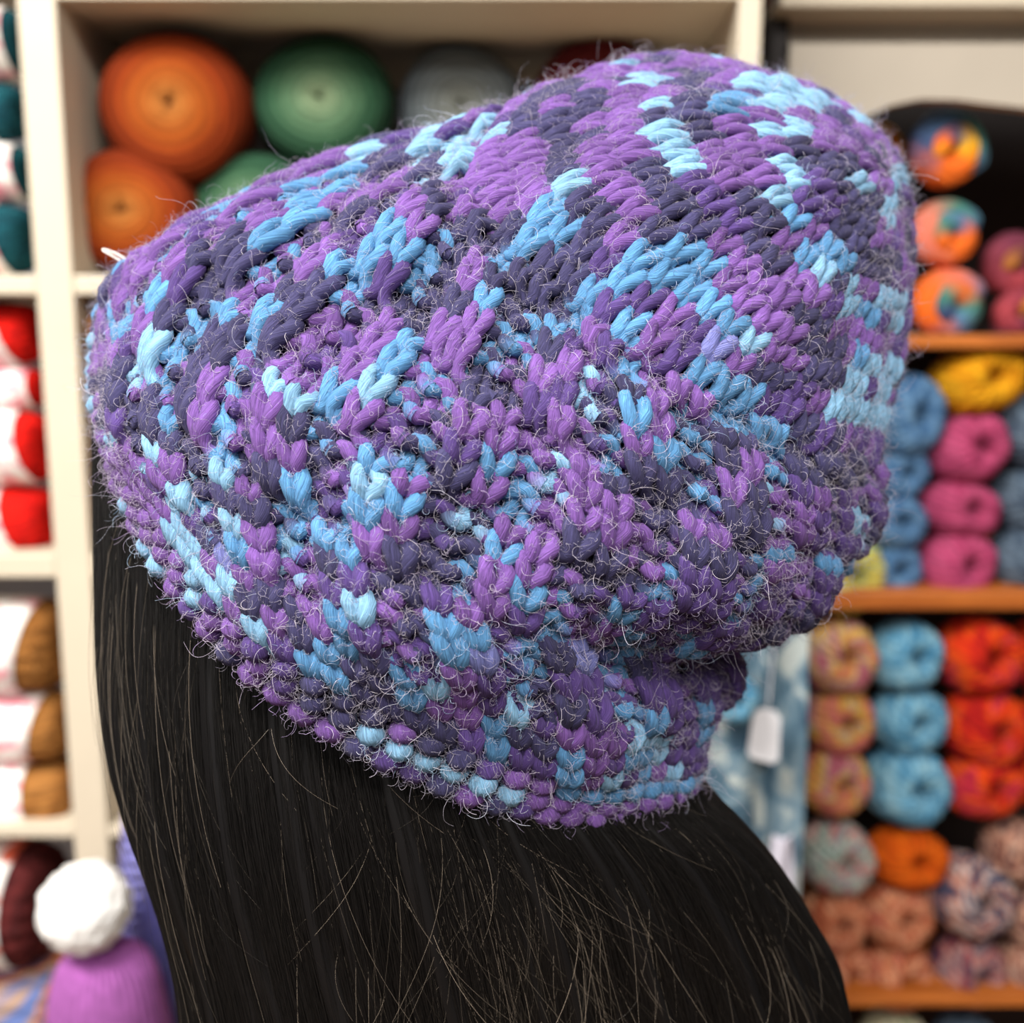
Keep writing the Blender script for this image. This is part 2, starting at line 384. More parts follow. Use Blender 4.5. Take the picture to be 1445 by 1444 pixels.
# ---------------------------------------------------------------- the knitted hat
CHART = [   # colour of each stitch, row by row from the brim: 0 as it falls, 1 purple, 2 violet, 3 navy, 4 blue, 5 light blue, 6 lilac blue
    [5,5,5,5,1,1,1,1,5,1,5,5,1,2,1,3,1,1,1,1,3,2,2,3,1,3,2,1,1,1,1,1,1,1,4,1,0,0,0,0,0,0,0,0,0,0,0,0,0,0,0,0,0,0,0,0,0,0,0,0,0,0,0,0,0,0,0,0,0,0,0,0],
    [5,5,3,5,1,1,1,1,1,1,1,1,1,5,1,1,1,2,3,3,5,5,5,5,5,5,1,1,1,1,1,1,1,1,1,0,0,0,0,0,0,0,0,0,0,0,0,0,0,0,0,0,0,0,0,0,0,0,0,0,0,0,0,0,0,0,0,0,0,0,0,0],
    [0,5,1,1,3,1,3,5,1,1,1,1,1,1,5,2,1,2,2,3,3,3,1,3,3,2,1,1,4,4,4,4,4,4,4,4,0,0,0,0,0,0,0,0,0,0,0,0,0,0,0,0,0,0,0,0,0,0,0,0,0,0,0,0,0,0,0,0,0,0,0,0],
    [0,0,3,5,1,1,3,3,2,1,5,1,1,1,1,5,5,5,5,1,5,2,4,4,3,3,3,3,2,4,2,2,4,1,5,2,4,1,5,2,2,2,0,0,0,0,0,0,0,0,0,0,0,0,0,0,0,0,0,0,0,0,0,0,0,0,0,0,0,0,0,0,0,0,0,0,0,0,0,0,0,0],
    [0,0,1,0,1,2,1,3,3,3,1,5,1,1,1,1,5,5,1,5,3,1,3,4,3,3,4,1,1,4,3,3,4,1,2,4,4,5,2,2,2,2,0,0,0,0,0,0,0,0,0,0,0,0,0,0,0,0,0,0,0,0,0,0,0,0,0,0,0,0,0,0,0,0,0,0,0,0,0,0,0,0],
    [0,0,0,0,0,1,2,1,3,3,3,1,5,1,1,2,5,2,3,6,1,3,3,1,4,3,4,5,1,2,5,2,1,1,1,5,5,5,2,2,4,4,1,1,0,0,0,0,0,0,0,0,0,0,0,0,0,0,0,0,0,0,0,0,0,0,0,0,0,0,0,0,0,0,0,0,0,0,0,0,0,0],
    [0,0,0,1,0,0,1,4,1,1,5,5,3,2,3,5,1,5,4,3,4,1,1,1,4,2,2,2,1,2,2,3,3,2,2,2,4,2,2,2,4,2,2,1,0,0,0,0,0,0,0,0,0,0,0,0,0,0,0,0,0,0,0,0,0,0,0,0,0,0,0,0,0,0,0,0,0,0,0,0,0,0],
    [0,0,1,3,0,0,0,2,4,4,4,1,3,3,3,3,5,1,5,2,5,1,5,1,2,5,1,3,4,6,4,3,2,2,4,4,2,2,2,2,2,2,2,2,2,0,0,0,0,0,0,0,0,0,0,0,0,0,0,0,0,0,0,0,0,0,0,0,0,0,0,0,0,0,0,0,0,0,0,0,0,0],
    [0,0,0,3,0,0,0,1,2,1,4,4,1,3,3,3,3,3,3,3,3,3,4,2,3,2,3,3,4,4,2,4,3,6,6,1,3,2,1,2,2,2,2,2,2,2,0,0,0,0,0,0,0,0,0,0,0,0,0,0,0,0,0,0,0,0,0,0,0,0,0,0,0,0,0,0,0,0,0,0,0,0],
    [0,0,0,0,0,0,0,0,1,1,4,4,4,2,5,1,3,4,3,3,5,1,3,4,4,4,2,1,2,1,1,4,3,6,2,4,4,2,1,0,0,4,2,2,2,1,2,0,0,0,0,0,0,0,0,0,0,0,0,0,0,0,0,0,0,0,0,0,0,0,0,0,0,0,0,0,0,0,0,0,0,0],
    [0,0,0,0,0,0,0,0,2,1,1,1,1,4,1,5,4,1,3,1,4,3,3,4,2,4,1,3,3,4,1,2,4,1,1,4,2,2,2,2,0,0,0,0,2,2,2,0,0,0,0,0,0,0,0,0,0,0,0,0,0,0,0,0,0,0,0,0,0,0,0,0,0,0,0,0,0,0,0,0,0,0],
    [0,0,0,0,0,0,0,0,4,4,2,1,3,3,4,3,4,3,3,1,4,1,1,1,3,2,4,1,3,3,1,4,4,1,1,4,2,4,4,2,2,1,0,0,0,0,0,0,0,0,0,0,0,0,0,0,0,0,0,0,0,0,0,0,0,0,0,0,0,0,0,0,0,0,0,0,0,0,0,0,0,0],
    [0,0,0,0,0,0,0,1,4,1,4,2,4,1,1,2,3,4,3,3,1,2,1,3,3,1,5,4,2,3,4,1,1,2,4,2,2,2,2,2,2,3,2,2,0,0,0,0,0,0,0,0,0,0,0,0,0,0,0,0,0,0,0,0,0,0,0,0,0,0,0,0,0,0,0,0,0,0,0,0,0,0],
    [0,0,0,0,0,0,0,0,1,2,2,4,1,4,2,3,3,3,4,3,4,3,5,5,4,3,4,1,3,5,1,1,3,3,2,2,2,2,2,2,2,2,3,2,0,0,0,0,0,0,0,0,0,0,0,0,0,0,0,0,0,0,0,0,0,0,0,0,0,0,0,0,0,0,0,0,0,0,0,0,0,0],
    [0,0,0,0,0,0,0,0,1,1,3,1,2,1,1,1,3,3,1,1,4,3,1,1,4,1,2,4,3,1,4,1,3,3,3,4,2,2,4,2,2,2,2,2,3,0,0,0,0,0,0,0,0,0,0,0,0,0,0,0,0,0,0,0,0,0,0,0,0,0,0,0,0,0,0,0,0,0,0,0,0,0],
    [0,0,0,0,0,0,0,0,3,5,3,5,1,4,1,4,1,4,4,1,3,3,1,2,1,5,1,3,2,4,4,1,1,1,1,1,2,2,1,4,2,2,3,2,2,2,0,0,0,0,0,0,0,0,0,0,0,0,0,0,0,0,0,0,0,0,0,0,0,0,0,0,0,0,0,0,0,0,0,0,0,0],
    [0,0,0,0,0,0,0,0,1,2,5,1,5,4,4,4,4,4,1,3,1,3,1,1,1,4,4,1,1,1,1,5,1,1,1,3,3,3,2,4,1,1,1,1,2,2,4,4,0,0,0,0,0,0,0,0,0,0,0,0,0,0,0,0,0,0,0,0,0,0,0,0,0,0,0,0,0,0,0,0,0,0],
    [0,0,0,0,0,0,0,0,2,5,1,5,3,3,3,2,4,1,3,3,1,4,4,3,1,4,1,4,3,1,1,1,1,3,3,3,1,1,3,3,4,4,1,1,4,4,2,2,4,0,0,0,0,0,0,0,0,0,0,0,0,0,0,0,0,0,0,0,0,0,0,0,0,0,0,0,0,0,0,0,0,0],
    [0,0,0,0,0,0,0,3,1,1,3,0,0,5,2,3,1,2,1,3,2,2,4,2,3,3,1,1,3,3,2,1,1,4,3,3,3,2,3,3,1,1,1,2,2,2,2,2,5,5,2,0,0,0,0,0,0,0,0,0,0,0,0,0,0,0,0,0,0,0,0,0,0,0,0,0,0,0,0,0,0,0],
    [0,0,0,0,0,0,0,1,3,3,0,0,0,0,5,5,3,3,1,1,2,1,4,4,4,3,3,1,4,1,1,2,3,2,1,4,4,4,1,3,5,1,1,2,2,1,2,5,2,5,3,2,0,0,0,0,0,0,0,0,0,0,0,0,0,0,0,0,0,0,0,0,0,0,0,0,0,0,0,0,0,0],
    [0,0,0,0,0,0,0,0,3,2,0,0,0,0,0,2,5,5,3,3,3,3,1,1,4,3,1,4,3,4,3,1,5,3,4,1,3,3,3,1,1,1,2,1,3,3,2,1,3,1,2,2,0,0,0,0,0,0,0,0,0,0,0,0,0,0,0,0,0,0,0,0,0,0,0,0,0,0,0,0,0,0],
    [0,0,0,0,0,0,0,0,0,3,0,0,0,0,0,1,5,5,5,5,5,1,3,3,3,3,1,3,3,3,4,2,1,2,3,1,4,4,3,3,4,4,3,3,3,3,3,3,3,3,1,3,1,0,0,0,0,0,0,0,0,0,0,0,0,0,0,0,0,0,0,0,0,0,0,0,0,0,0,0,0,0],
    [0,0,0,0,0,0,0,0,0,0,0,0,0,0,0,1,2,5,1,1,5,5,1,2,1,3,3,4,3,3,3,4,1,2,4,1,1,1,4,4,4,4,3,3,3,3,3,1,3,3,3,1,1,1,0,0,0,0,0,0,0,0,0,0,0,0,0,0,0,0,0,0,0,0,0,0,0,0,0,0,0,0],
    [0,0,0,0,0,0,0,0,0,0,0,3,1,1,1,1,2,5,1,1,1,1,1,3,4,3,3,4,2,4,1,2,4,4,4,2,2,3,2,3,1,2,1,2,1,2,3,1,2,0,0,0,0,0,0,0,0,0,0,0,0,0,0,0,0,0,0,0,0,0,0,0],
    [0,0,0,0,0,0,0,0,0,1,1,1,3,3,3,3,3,3,1,1,1,1,1,4,4,3,2,4,2,1,2,6,1,3,3,2,1,5,5,5,5,5,5,5,5,5,5,5,0,0,0,0,0,0,0,0,0,0,0,0,0,0,0,0,0,0,0,0,0,0],
    [0,0,0,0,0,0,0,0,0,1,5,1,1,3,3,3,1,3,3,3,3,3,5,3,3,1,4,4,4,4,4,5,1,1,3,3,3,5,5,2,1,5,5,5,5,1,2,0,0,0,0,0,0,0,0,0,0,0,0,0,0,0,0,0,0,0,0,0],
    [0,0,0,1,0,0,0,0,2,3,1,5,2,3,1,3,3,1,3,1,1,1,1,1,3,4,4,1,1,1,1,3,3,3,1,4,5,5,5,2,1,5,5,3,0,0,0,0,0,0,0,0,0,0,0,0,0,0,0,0,0,0,0,0],
    [0,0,0,1,0,0,0,1,1,1,3,1,5,5,1,1,1,1,1,1,3,3,3,3,1,1,1,1,3,3,1,1,1,1,1,1,1,2,1,2,1,1,0,0,0,0,0,0,0,0,0,0,0,0,0,0,0,0,0,0],
    [0,0,5,1,0,1,1,1,1,2,3,3,3,1,1,5,3,5,5,5,2,2,2,3,3,1,1,2,5,5,4,4,2,2,5,5,5,2,3,1,0,0,0,0,0,0,0,0,0,0,0,0,0,0,0,0],
    [0,1,3,5,5,2,1,2,1,1,1,2,3,3,3,3,3,1,1,1,3,3,1,4,5,3,5,1,1,5,5,5,5,5,5,2,2,3,0,0,0,0,0,0,0,0,0,0,0,0,0,0],
    [5,1,0,1,1,5,0,0,5,5,2,4,4,4,1,1,1,1,5,4,1,4,4,3,3,3,3,2,1,1,0,1,1,1,0,0,0,0,0,0,0,0,0,0,0,0],
    [5,2,5,3,5,1,0,5,5,5,5,5,1,5,1,5,5,2,2,3,3,3,3,3,3,3,1,0,1,3,3,1,0,0,0,0,0,0,0,0,0,5],
    [5,0,1,1,5,5,5,5,1,1,5,5,3,3,2,2,3,3,1,1,1,2,1,1,1,3,1,1,2,0,2,0,0,0,2,5],
    [3,5,5,1,2,3,1,1,1,1,3,3,3,3,1,5,5,1,1,1,2,2,1,5,5,1,2,1],
    [1,1,1,1,2,1,1,3,5,3,5,5,5,3,2,2,5,5,2,1],
    [3,1,3,1,1,1,5,5,5,1],
    [1,0,3,1,0,3,5,1],
]
PAL = {'P': (113, 78, 148), 'V': (80, 60, 120), 'N': (60, 57, 94), 'B': (84, 136, 182), 'L': (128, 174, 208), 'M': (112, 116, 176)}
PALL = {k: np.array(srgb(*v)[:3]) for k, v in PAL.items()}

def run_colours():
    """short runs of each colour along the yarn, as a hand-dyed yarn knits up"""
    rr = random.Random(5); out = {}
    seq = []
    while len(seq) < len(STITCHES):
        k = rr.choice('PPPNNNBBLV')
        seq += [k] * rr.choice((1, 2, 2, 3, 3, 4))
    for i, st in enumerate(STITCHES): out[st[:2]] = seq[i]
    return out
COLR = run_colours()
if CHART:
    for r, line in enumerate(CHART):
        for c, q in enumerate(line):
            if q: COLR[(r, c)] = ' PVNBLM'[q]

def stitch_kind(r, c):
    if r < BODY0 or r >= BODY1: return 1.0
    return 1.0 if ((c // 2) + ((r - BODY0) // 4)) % 2 == 0 else -1.0

KP, SIDES = 17, 8
def build_stitches():
    n = len(STITCHES)
    r = np.array([s[0] for s in STITCHES], float); c = np.array([s[1] for s in STITCHES], float); N = np.array([s[2] for s in STITCHES], float)
    kind = np.array([stitch_kind(s[0], s[1]) for s in STITCHES])
    g = np.random.default_rng(3)
    tau = np.linspace(-0.03, 1.03, KP)[None]
    phi = 2 * PI * tau
    jit = lambda a: g.normal(0, a, (n, 1))
    hump = np.clip(np.sin(PI * tau), 0, 1); hump2 = hump ** 2
    zone = ((r >= BODY0) & (r < BODY1)).astype(float)[:, None]
    kin = kind[:, None]
    look = {s_[:2]: i for i, s_ in enumerate(STITCHES)}
    nxt = np.array([look[(s_[0], (s_[1] + 1) % s_[2])] for s_ in STITCHES]); prv = np.array([look[(s_[0], (s_[1] - 1) % s_[2])] for s_ in STITCHES])
    # the ends of a loop meet the neighbouring loops
    e0, e1 = ((kind + kind[prv]) / 2)[:, None], ((kind + kind[nxt]) / 2)[:, None]
    blend = np.clip(1 - 4 * tau, 0, 1) * (e0 - kin) + np.clip(4 * tau - 3, 0, 1) * (e1 - kin)
    amp = np.where(kin > 0, 0.225, 0.17) + jit(0.015)
    u = tau + amp * np.sin(2 * phi)
    tall = 1.42 + (0.16 * zone * (kin > 0) + jit(0.07)) * hump2
    last = (zone > 0) & (kin > 0) & ((((r - BODY0) % 4) == 3) | (r == BODY1 - 1))[:, None]      # a knit loop that a purl row closes
    tall = np.where(last, 1.42 - 0.30 * hump2, tall)
    v = 0.5 - 0.5 * tall * np.cos(phi) + jit(0.06) * zone * hump2
    w = -np.cos(2 * phi) * (kin + blend) * 0.0013
    w = w + (np.where(kin > 0, 0.0021, -0.0012) * zone + jit(0.00035)) * hump
    w = np.where(last, w - 0.0034 * np.clip(hump * 3 - 2, 0, 1), w)
    s = c[:, None] + u + jit(0.03) * hump2 * (0.3 + zone)
    per = np.interp(np.clip(row_t(r) + 0.02, 0, 1), np.linspace(0, 1, NTG), HPER) / N
    rad = np.clip(per * 0.275, 0.0011, 0.0021)[:, None] * (1 + jit(0.05) * hump) * (1 + 0.10 * np.sin(phi * 2))
    # garter beads of the brim edge
    bead = (r < 3)[:, None]
    s = np.where(bead, c[:, None] + (r[:, None] % 2) * 0.5 + tau, s)
    v = np.where(bead, 0.42 + 0.45 * (tau - 0.5) + jit(0.05), v)
    w = np.where(bead, 0.0016 * hump - 0.0006 + jit(0.0002), w)
    rad = np.where(bead, 0.0031 * (0.30 + 0.70 * hump ** 0.55) * (1 + jit(0.06)), rad)
    t = row_t(r[:, None] + 0.15 + v)
    s, t = lay(s / N[:, None], t)
    ctr = hat_point(s, t); nrm = hat_sample(HN, s, t)
    ctr = ctr + nrm * w[..., None]
    T = np.gradient(ctr, axis=1); T /= np.linalg.norm(T, axis=2)[..., None] + 1e-12
    a = np.cross(T, nrm); a /= np.linalg.norm(a, axis=2)[..., None] + 1e-9
    b = np.cross(a, T)
    ang = np.linspace(0, 2 * PI, SIDES, endpoint=False)
    rad3 = rad[:, :, None, None] * (1 + g.normal(0, 0.045, (n, KP, SIDES, 1)))
    V = ctr[:, :, None] + rad3 * (np.cos(ang)[None, None, :, None] * a[:, :, None] + np.sin(ang)[None, None, :, None] * b[:, :, None])
    return V, ctr, nrm, rad
SV, SC, SN, SR = build_stitches()

def stitch_colours():
    g = np.random.default_rng(8); out = np.empty((len(STITCHES), KP, 3))
    idx = {s[:2]: i for i, s in enumerate(STITCHES)}
    for i, (r, c, N) in enumerate(STITCHES):
        a = PALL[COLR[(r, c)]]; nx = PALL[COLR[(r, (c + 1) % N)]]
        f = np.clip((np.linspace(0, 1, KP) - 0.86) / 0.28, 0, 0.5)[:, None]
        out[i] = (a * (1 - f) + nx * f) * (1 + g.normal(0, 0.10))
    return np.clip(out, 0, 1)
SCOL = stitch_colours()

def wool_material():
    k = NT('variegated_wool')
    at = k.n('ShaderNodeAttribute', attribute_name='yarn')
    tc = k.n('ShaderNodeTexCoord'); sx = k.n('ShaderNodeSeparateXYZ'); k.l(tc.outputs['UV'], sx.inputs[0])
    oi = k.n('ShaderNodeObjectInfo')
    # fibres twisted round the yarn: noise drawn out along a helix
    ang = k.math('MULTIPLY', sx.outputs['Y'], 2 * PI); tw = k.math('ADD', ang, k.math('MULTIPLY', sx.outputs['X'], 9.0))
    cb = k.n('ShaderNodeCombineXYZ')
    k.l(k.math('MULTIPLY', k.math('COSINE', tw), 3.2), cb.inputs[0]); k.l(k.math('MULTIPLY', k.math('SINE', tw), 3.2), cb.inputs[1])
    gp = k.n('ShaderNodeNewGeometry'); sp = k.n('ShaderNodeSeparateXYZ'); k.l(gp.outputs['Position'], sp.inputs[0])
    k.l(k.math('ADD', k.math('MULTIPLY', sx.outputs['X'], 5.0), k.math('MULTIPLY', k.math('ADD', sp.outputs['X'], sp.outputs['Z']), 60.0)), cb.inputs[2])
    nz = k.n('ShaderNodeTexNoise'); nz.inputs['Scale'].default_value = 1.6; nz.inputs['Detail'].default_value = 5; nz.inputs['Roughness'].default_value = 0.65
    k.l(cb.outputs[0], nz.inputs['Vector'])
    mx = k.n('ShaderNodeMix', data_type='RGBA', blend_type='MULTIPLY'); mx.inputs['Factor'].default_value = 1.0
    k.l(at.outputs['Color'], mx.inputs['A'])
    k.l(k.ramp(nz.outputs['Fac'], [(0.32, (0.50, 0.50, 0.54, 1)), (0.52, (0.95, 0.95, 0.95, 1)), (0.72, (1.5, 1.5, 1.5, 1))]), mx.inputs['B'])
    k.l(mx.outputs['Result'], k.b.inputs['Base Color'])
    k.b.inputs['Roughness'].default_value = 0.85
    k.b.inputs['Specular IOR Level'].default_value = 0.2
    k.b.inputs['Sheen Weight'].default_value = 0.05
    k.b.inputs['Sheen Roughness'].default_value = 0.4
    ply = k.math('SINE', k.math('MULTIPLY', tw, 2.0))
    k.bump(k.math('ADD', k.math('MULTIPLY', ply, 0.35), k.math('MULTIPLY', nz.outputs['Fac'], 1.6)), 0.9, 0.0005)
    return k.m
M_WOOL = wool_material()

def stitch_mesh(name, ids):
    ids = np.asarray(ids); n = len(ids)
    V = SV[ids].reshape(-1, 3)
    i, a, b = np.meshgrid(np.arange(n), np.arange(KP - 1), np.arange(SIDES), indexing='ij')
    base = i * KP * SIDES; b2 = (b + 1) % SIDES
    F = np.stack([base + a * SIDES + b, base + a * SIDES + b2, base + (a + 1) * SIDES + b2, base + (a + 1) * SIDES + b], -1).reshape(-1, 4)
    me = bpy.data.meshes.new(name)
    me.vertices.add(len(V)); me.vertices.foreach_set('co', V.reshape(-1).astype(np.float32))
    me.loops.add(F.size); me.loops.foreach_set('vertex_index', F.reshape(-1).astype(np.int32))
    me.polygons.add(len(F)); me.polygons.foreach_set('loop_start', (np.arange(len(F)) * 4).astype(np.int32))
    me.update(calc_edges=True); me.validate()
    ca = me.color_attributes.new('yarn', 'FLOAT_COLOR', 'POINT')
    cc = np.ones((n, KP, SIDES, 4), np.float32); cc[..., :3] = SCOL[ids][:, :, None]
    ca.data.foreach_set('color', cc.reshape(-1))
    uv = me.uv_layers.new(name='UVMap')
    U = np.stack([np.stack([a / (KP - 1), b / SIDES], -1), np.stack([a / (KP - 1), (b + 1) / SIDES], -1), np.stack([(a + 1) / (KP - 1), (b + 1) / SIDES], -1), np.stack([(a + 1) / (KP - 1), b / SIDES], -1)], 3)
    uv.data.foreach_set('uv', U.reshape(-1).astype(np.float32))
    return me

hat = empty('knitted_hat')
tag(hat, 'slouchy hand-knitted wool hat in mottled purple, navy and sky blue', 'hat')
mid = KP // 4
view = CAMP - SC[:, mid]; dist = np.linalg.norm(view, axis=1); view /= dist[:, None]
facing = (view * SN[:, mid]).sum(1)
score = facing / dist**2
ORDER = np.argsort(-score)
near_ids, rest_ids = ORDER[:300], ORDER[300:]
for i in near_ids:
    mesh_obj('stitch', stitch_mesh('stitch', [i]), M_WOOL, hat)
tag(mesh_obj('knit_fabric', stitch_mesh('knit_fabric', rest_ids), M_WOOL, hat), kind='stuff')
# added backing just under the loops, coloured dark for the shade in the gaps
M_INNER = plain('dark_gap_backing', srgb(52, 40, 78), 0.95, 0.2, 300)
tg = np.linspace(0.0, 0.99, 90); sg = np.linspace(0, 1, 180, endpoint=False)
S2, T2 = np.meshgrid(sg, tg)
mesh_obj('fabric_backing', grid_mesh('fabric_backing', hat_sample(HG, S2, T2) - 0.0019 * hat_sample(HN, S2, T2), False, True), M_INNER, hat)

def curves_obj(name, lines, radii, mat, parent=None, colours=None):
    cu = bpy.data.hair_curves.new(name)
    cu.add_curves([len(l) for l in lines])
    pos = np.concatenate(lines).astype(np.float32)
    cu.attributes['position'].data.foreach_set('vector', pos.reshape(-1)) if 'position' in cu.attributes else cu.position_data.foreach_set('vector', pos.reshape(-1))
    ra = cu.attributes.get('radius') or cu.attributes.new('radius', 'FLOAT', 'POINT')
    ra.data.foreach_set('value', np.concatenate(radii).astype(np.float32))
    if colours is not None:
        ca = cu.attributes.new('fibre', 'FLOAT_COLOR', 'CURVE')
        cc = np.ones((len(lines), 4), np.float32); cc[:, :3] = colours
        ca.data.foreach_set('color', cc.reshape(-1))
    cu.materials.append(mat)
    return link(bpy.data.objects.new(name, cu), parent)

def fibre_material():
    k = NT('wool_fibre')
    at = k.n('ShaderNodeAttribute', attribute_name='fibre')
    k.l(at.outputs['Color'], k.b.inputs['Base Color'])
    k.b.inputs['Roughness'].default_value = 0.5
    k.b.inputs['Specular IOR Level'].default_value = 0.5
    return k.m
M_FIBRE = fibre_material()

def fuzz(n, seed, mean, spread, lo, hi, rmin, rmax, pale, fmin=-0.45, fmax=1.1):
    g = np.random.default_rng(seed)
    ok = np.where((facing > fmin) & (facing < fmax))[0]
    w = 1.0 / dist[ok] ** 2; w /= w.sum()
    ids = g.choice(ok, n, p=w); k = g.integers(0, KP, n); sd = g.integers(0, SIDES, n)
    start = SV[ids, k, sd]; nm = SN[ids, k]
    rnd = g.normal(size=(n, 3))
    tang = rnd - (rnd * nm).sum(1)[:, None] * nm; tang /= np.linalg.norm(tang, axis=1)[:, None]
    lift = g.uniform(lo, hi, n)[:, None]
    d = tang * (1 - 0.4 * lift) + nm * lift
    length = np.clip(g.lognormal(math.log(mean), spread, n), 0.001, 0.02)
    npt = 8; step = (length / (npt - 1))[:, None]
    p = start.copy(); pts = [p.copy()]
    curl = g.normal(size=(n, 3)) * 0.45
    for q in range(npt - 1):
        d = d + np.cross(curl, d) + g.normal(size=(n, 3)) * 0.16
        d /= np.linalg.norm(d, axis=1)[:, None]
        p = p + d * step; pts.append(p.copy())
    P = np.stack(pts, 1)
    col = SCOL[ids, k] * (1.0 - pale) + pale * np.array([0.50, 0.46, 0.52]) * g.uniform(0.5, 1.3, (n, 1))
    r0 = g.uniform(rmin, rmax, n)
    return [P[i] for i in range(n)], [r0[i] * np.linspace(1, 0.5, npt) for i in range(n)], np.clip(col, 0, 1)
f1 = fuzz(110000, 21, 0.0030, 0.4, 0.1, 0.9, 0.000035, 0.00006, 0.45)
f2 = fuzz(14000, 22, 0.0062, 0.45, 0.1, 0.7, 0.00004, 0.000062, 0.75)
f3 = fuzz(16000, 23, 0.0048, 0.5, 0.3, 1.0, 0.00002, 0.00004, 0.8, -0.35, 0.4)
f4 = fuzz(90, 24, 0.016, 0.25, 0.5, 1.0, 0.00003, 0.00004, 0.9, -0.3, 0.35)
ff_ = (f1, f2, f3, f4)
tag(curves_obj('wool_fuzz', sum((q[0] for q in ff_), []), sum((q[1] for q in ff_), []), M_FIBRE, hat, np.concatenate([q[2] for q in ff_])), kind='stuff')
# the white end of a tag loop standing out of the far side of the hat
M_THREAD = plain('white_thread', srgb(236, 228, 222), 0.5)
q = [(196, 392, .338), (178, 374, .340), (160, 362, .341), (146, 354, .342), (148, 352, .342), (164, 358, .341), (182, 369, .340), (200, 384, .338)]
pts = at_depth(np.array([a[0] for a in q]), np.array([a[1] for a in q]), np.array([a[2] for a in q]))
tube('thread_loop', hermite(pts, np.linspace(0, 1, 30)), 0.00028, M_THREAD, hat, 6)

# ---------------------------------------------------------------- the person under the hat
M_HAIR = NT('black_hair'); M_HAIR.b.inputs['Base Color'].default_value = (0.0045, 0.004, 0.0042, 1)
M_HAIR.b.inputs['Roughness'].default_value = 0.42; M_HAIR.b.inputs['Specular IOR Level'].default_value = 0.2; M_HAIR = M_HAIR.m
M_STRAND = NT('hair_strand')
_a = M_STRAND.n('ShaderNodeAttribute', attribute_name='fibre'); M_STRAND.l(_a.outputs['Color'], M_STRAND.b.inputs['Base Color'])
M_STRAND.b.inputs['Roughness'].default_value = 0.33; M_STRAND.b.inputs['Specular IOR Level'].default_value = 0.4; M_STRAND = M_STRAND.m

# hair: rings from inside the hat, under the brim, down the back
def hat_ring_px(t):
    P2, Q2, bow = hermite(HP, np.array(t)), hermite(HQ, np.array(t)), float(hermite(np.array(HB), np.array(t)))
    return P2, Q2, bow
RP = [(160, 470), (148, 560), (150, 660), (158, 800), (168, 950), (192, 1080), (238, 1190), (282, 1310), (298, 1460), (312, 1620), (324, 1800), (332, 1980)]
RQ = [(975, 1020), (975, 1080), (988, 1125), (1034, 1165), (1078, 1210), (1116, 1266), (1148, 1324), (1176, 1388), (1194, 1458), (1215, 1560), (1216, 1700), (1210, 1900)]
RM = [(480, 900), (466, 960), (462, 1010), (470, 1090), (486, 1180), (505, 1280), (525, 1380), (548, 1480), (570, 1580), (590, 1690), (605, 1820), (615, 1980)]
RDM = [.275, .275, .274, .273, .273, .274, .276, .278, .280, .283, .286, .29]
RDP = [.335, .335, .335, .334, .333, .332, .330, .328, .326, .324, .322, .32]
RDQ = [.325, .325, .325, .326, .328, .330, .332, .334, .336, .338, .338, .338]
def hair_point(th, k):
    """th: angle round the head, k: 0 in the hat .. 1 at the hair ends"""
    P2, Q2, M2 = hermite(RP, k), hermite(RQ, k), hermite(RM, k)
    P3 = at_depth(P2[..., 0], P2[..., 1], hermite(np.array(RDP), k)); Q3 = at_depth(Q2[..., 0], Q2[..., 1], hermite(np.array(RDQ), k))
    M3 = at_depth(M2[..., 0], M2[..., 1], hermite(np.array(RDM), k))
    C = (P3 + Q3) / 2; A = (P3 - Q3) / 2; B = M3 - C
    sn = np.sin(th); bw = np.sign(sn) * np.abs(sn) ** 1.35
    return C + np.cos(th)[..., None] * A + bw[..., None] * B, C
TH0, TH1 = -0.12, PI + 1.15      # hair hangs behind and beside the face, which stays open on the far side
kk = np.linspace(0, 1, 90); th = np.linspace(TH0, TH1, 260)
K2, H2 = np.meshgrid(kk, th, indexing='ij')
HPNT, HCEN = hair_point(H2, K2)
o_ = HPNT - HCEN; o_ /= np.linalg.norm(o_, axis=2)[..., None]
ripple = 0.0011 * np.sin(61 * H2 + 3 * np.sin(5 * K2)) + 0.0008 * np.sin(143 * H2 + 4 * K2) + 0.0012 * np.sin(23 * H2 - 2 * K2)
outer = HPNT + o_ * (ripple * np.clip(K2 * 6, 0, 1))[..., None]
inner = HPNT - o_ * 0.012
shell = np.concatenate([outer, inner[:, ::-1]], 1)
person = empty('person')
tag(person, 'person with long straight black hair seen from behind, wearing the knitted hat', 'person')
mesh_obj('hair', grid_mesh('hair', shell, False, True), M_HAIR, person)

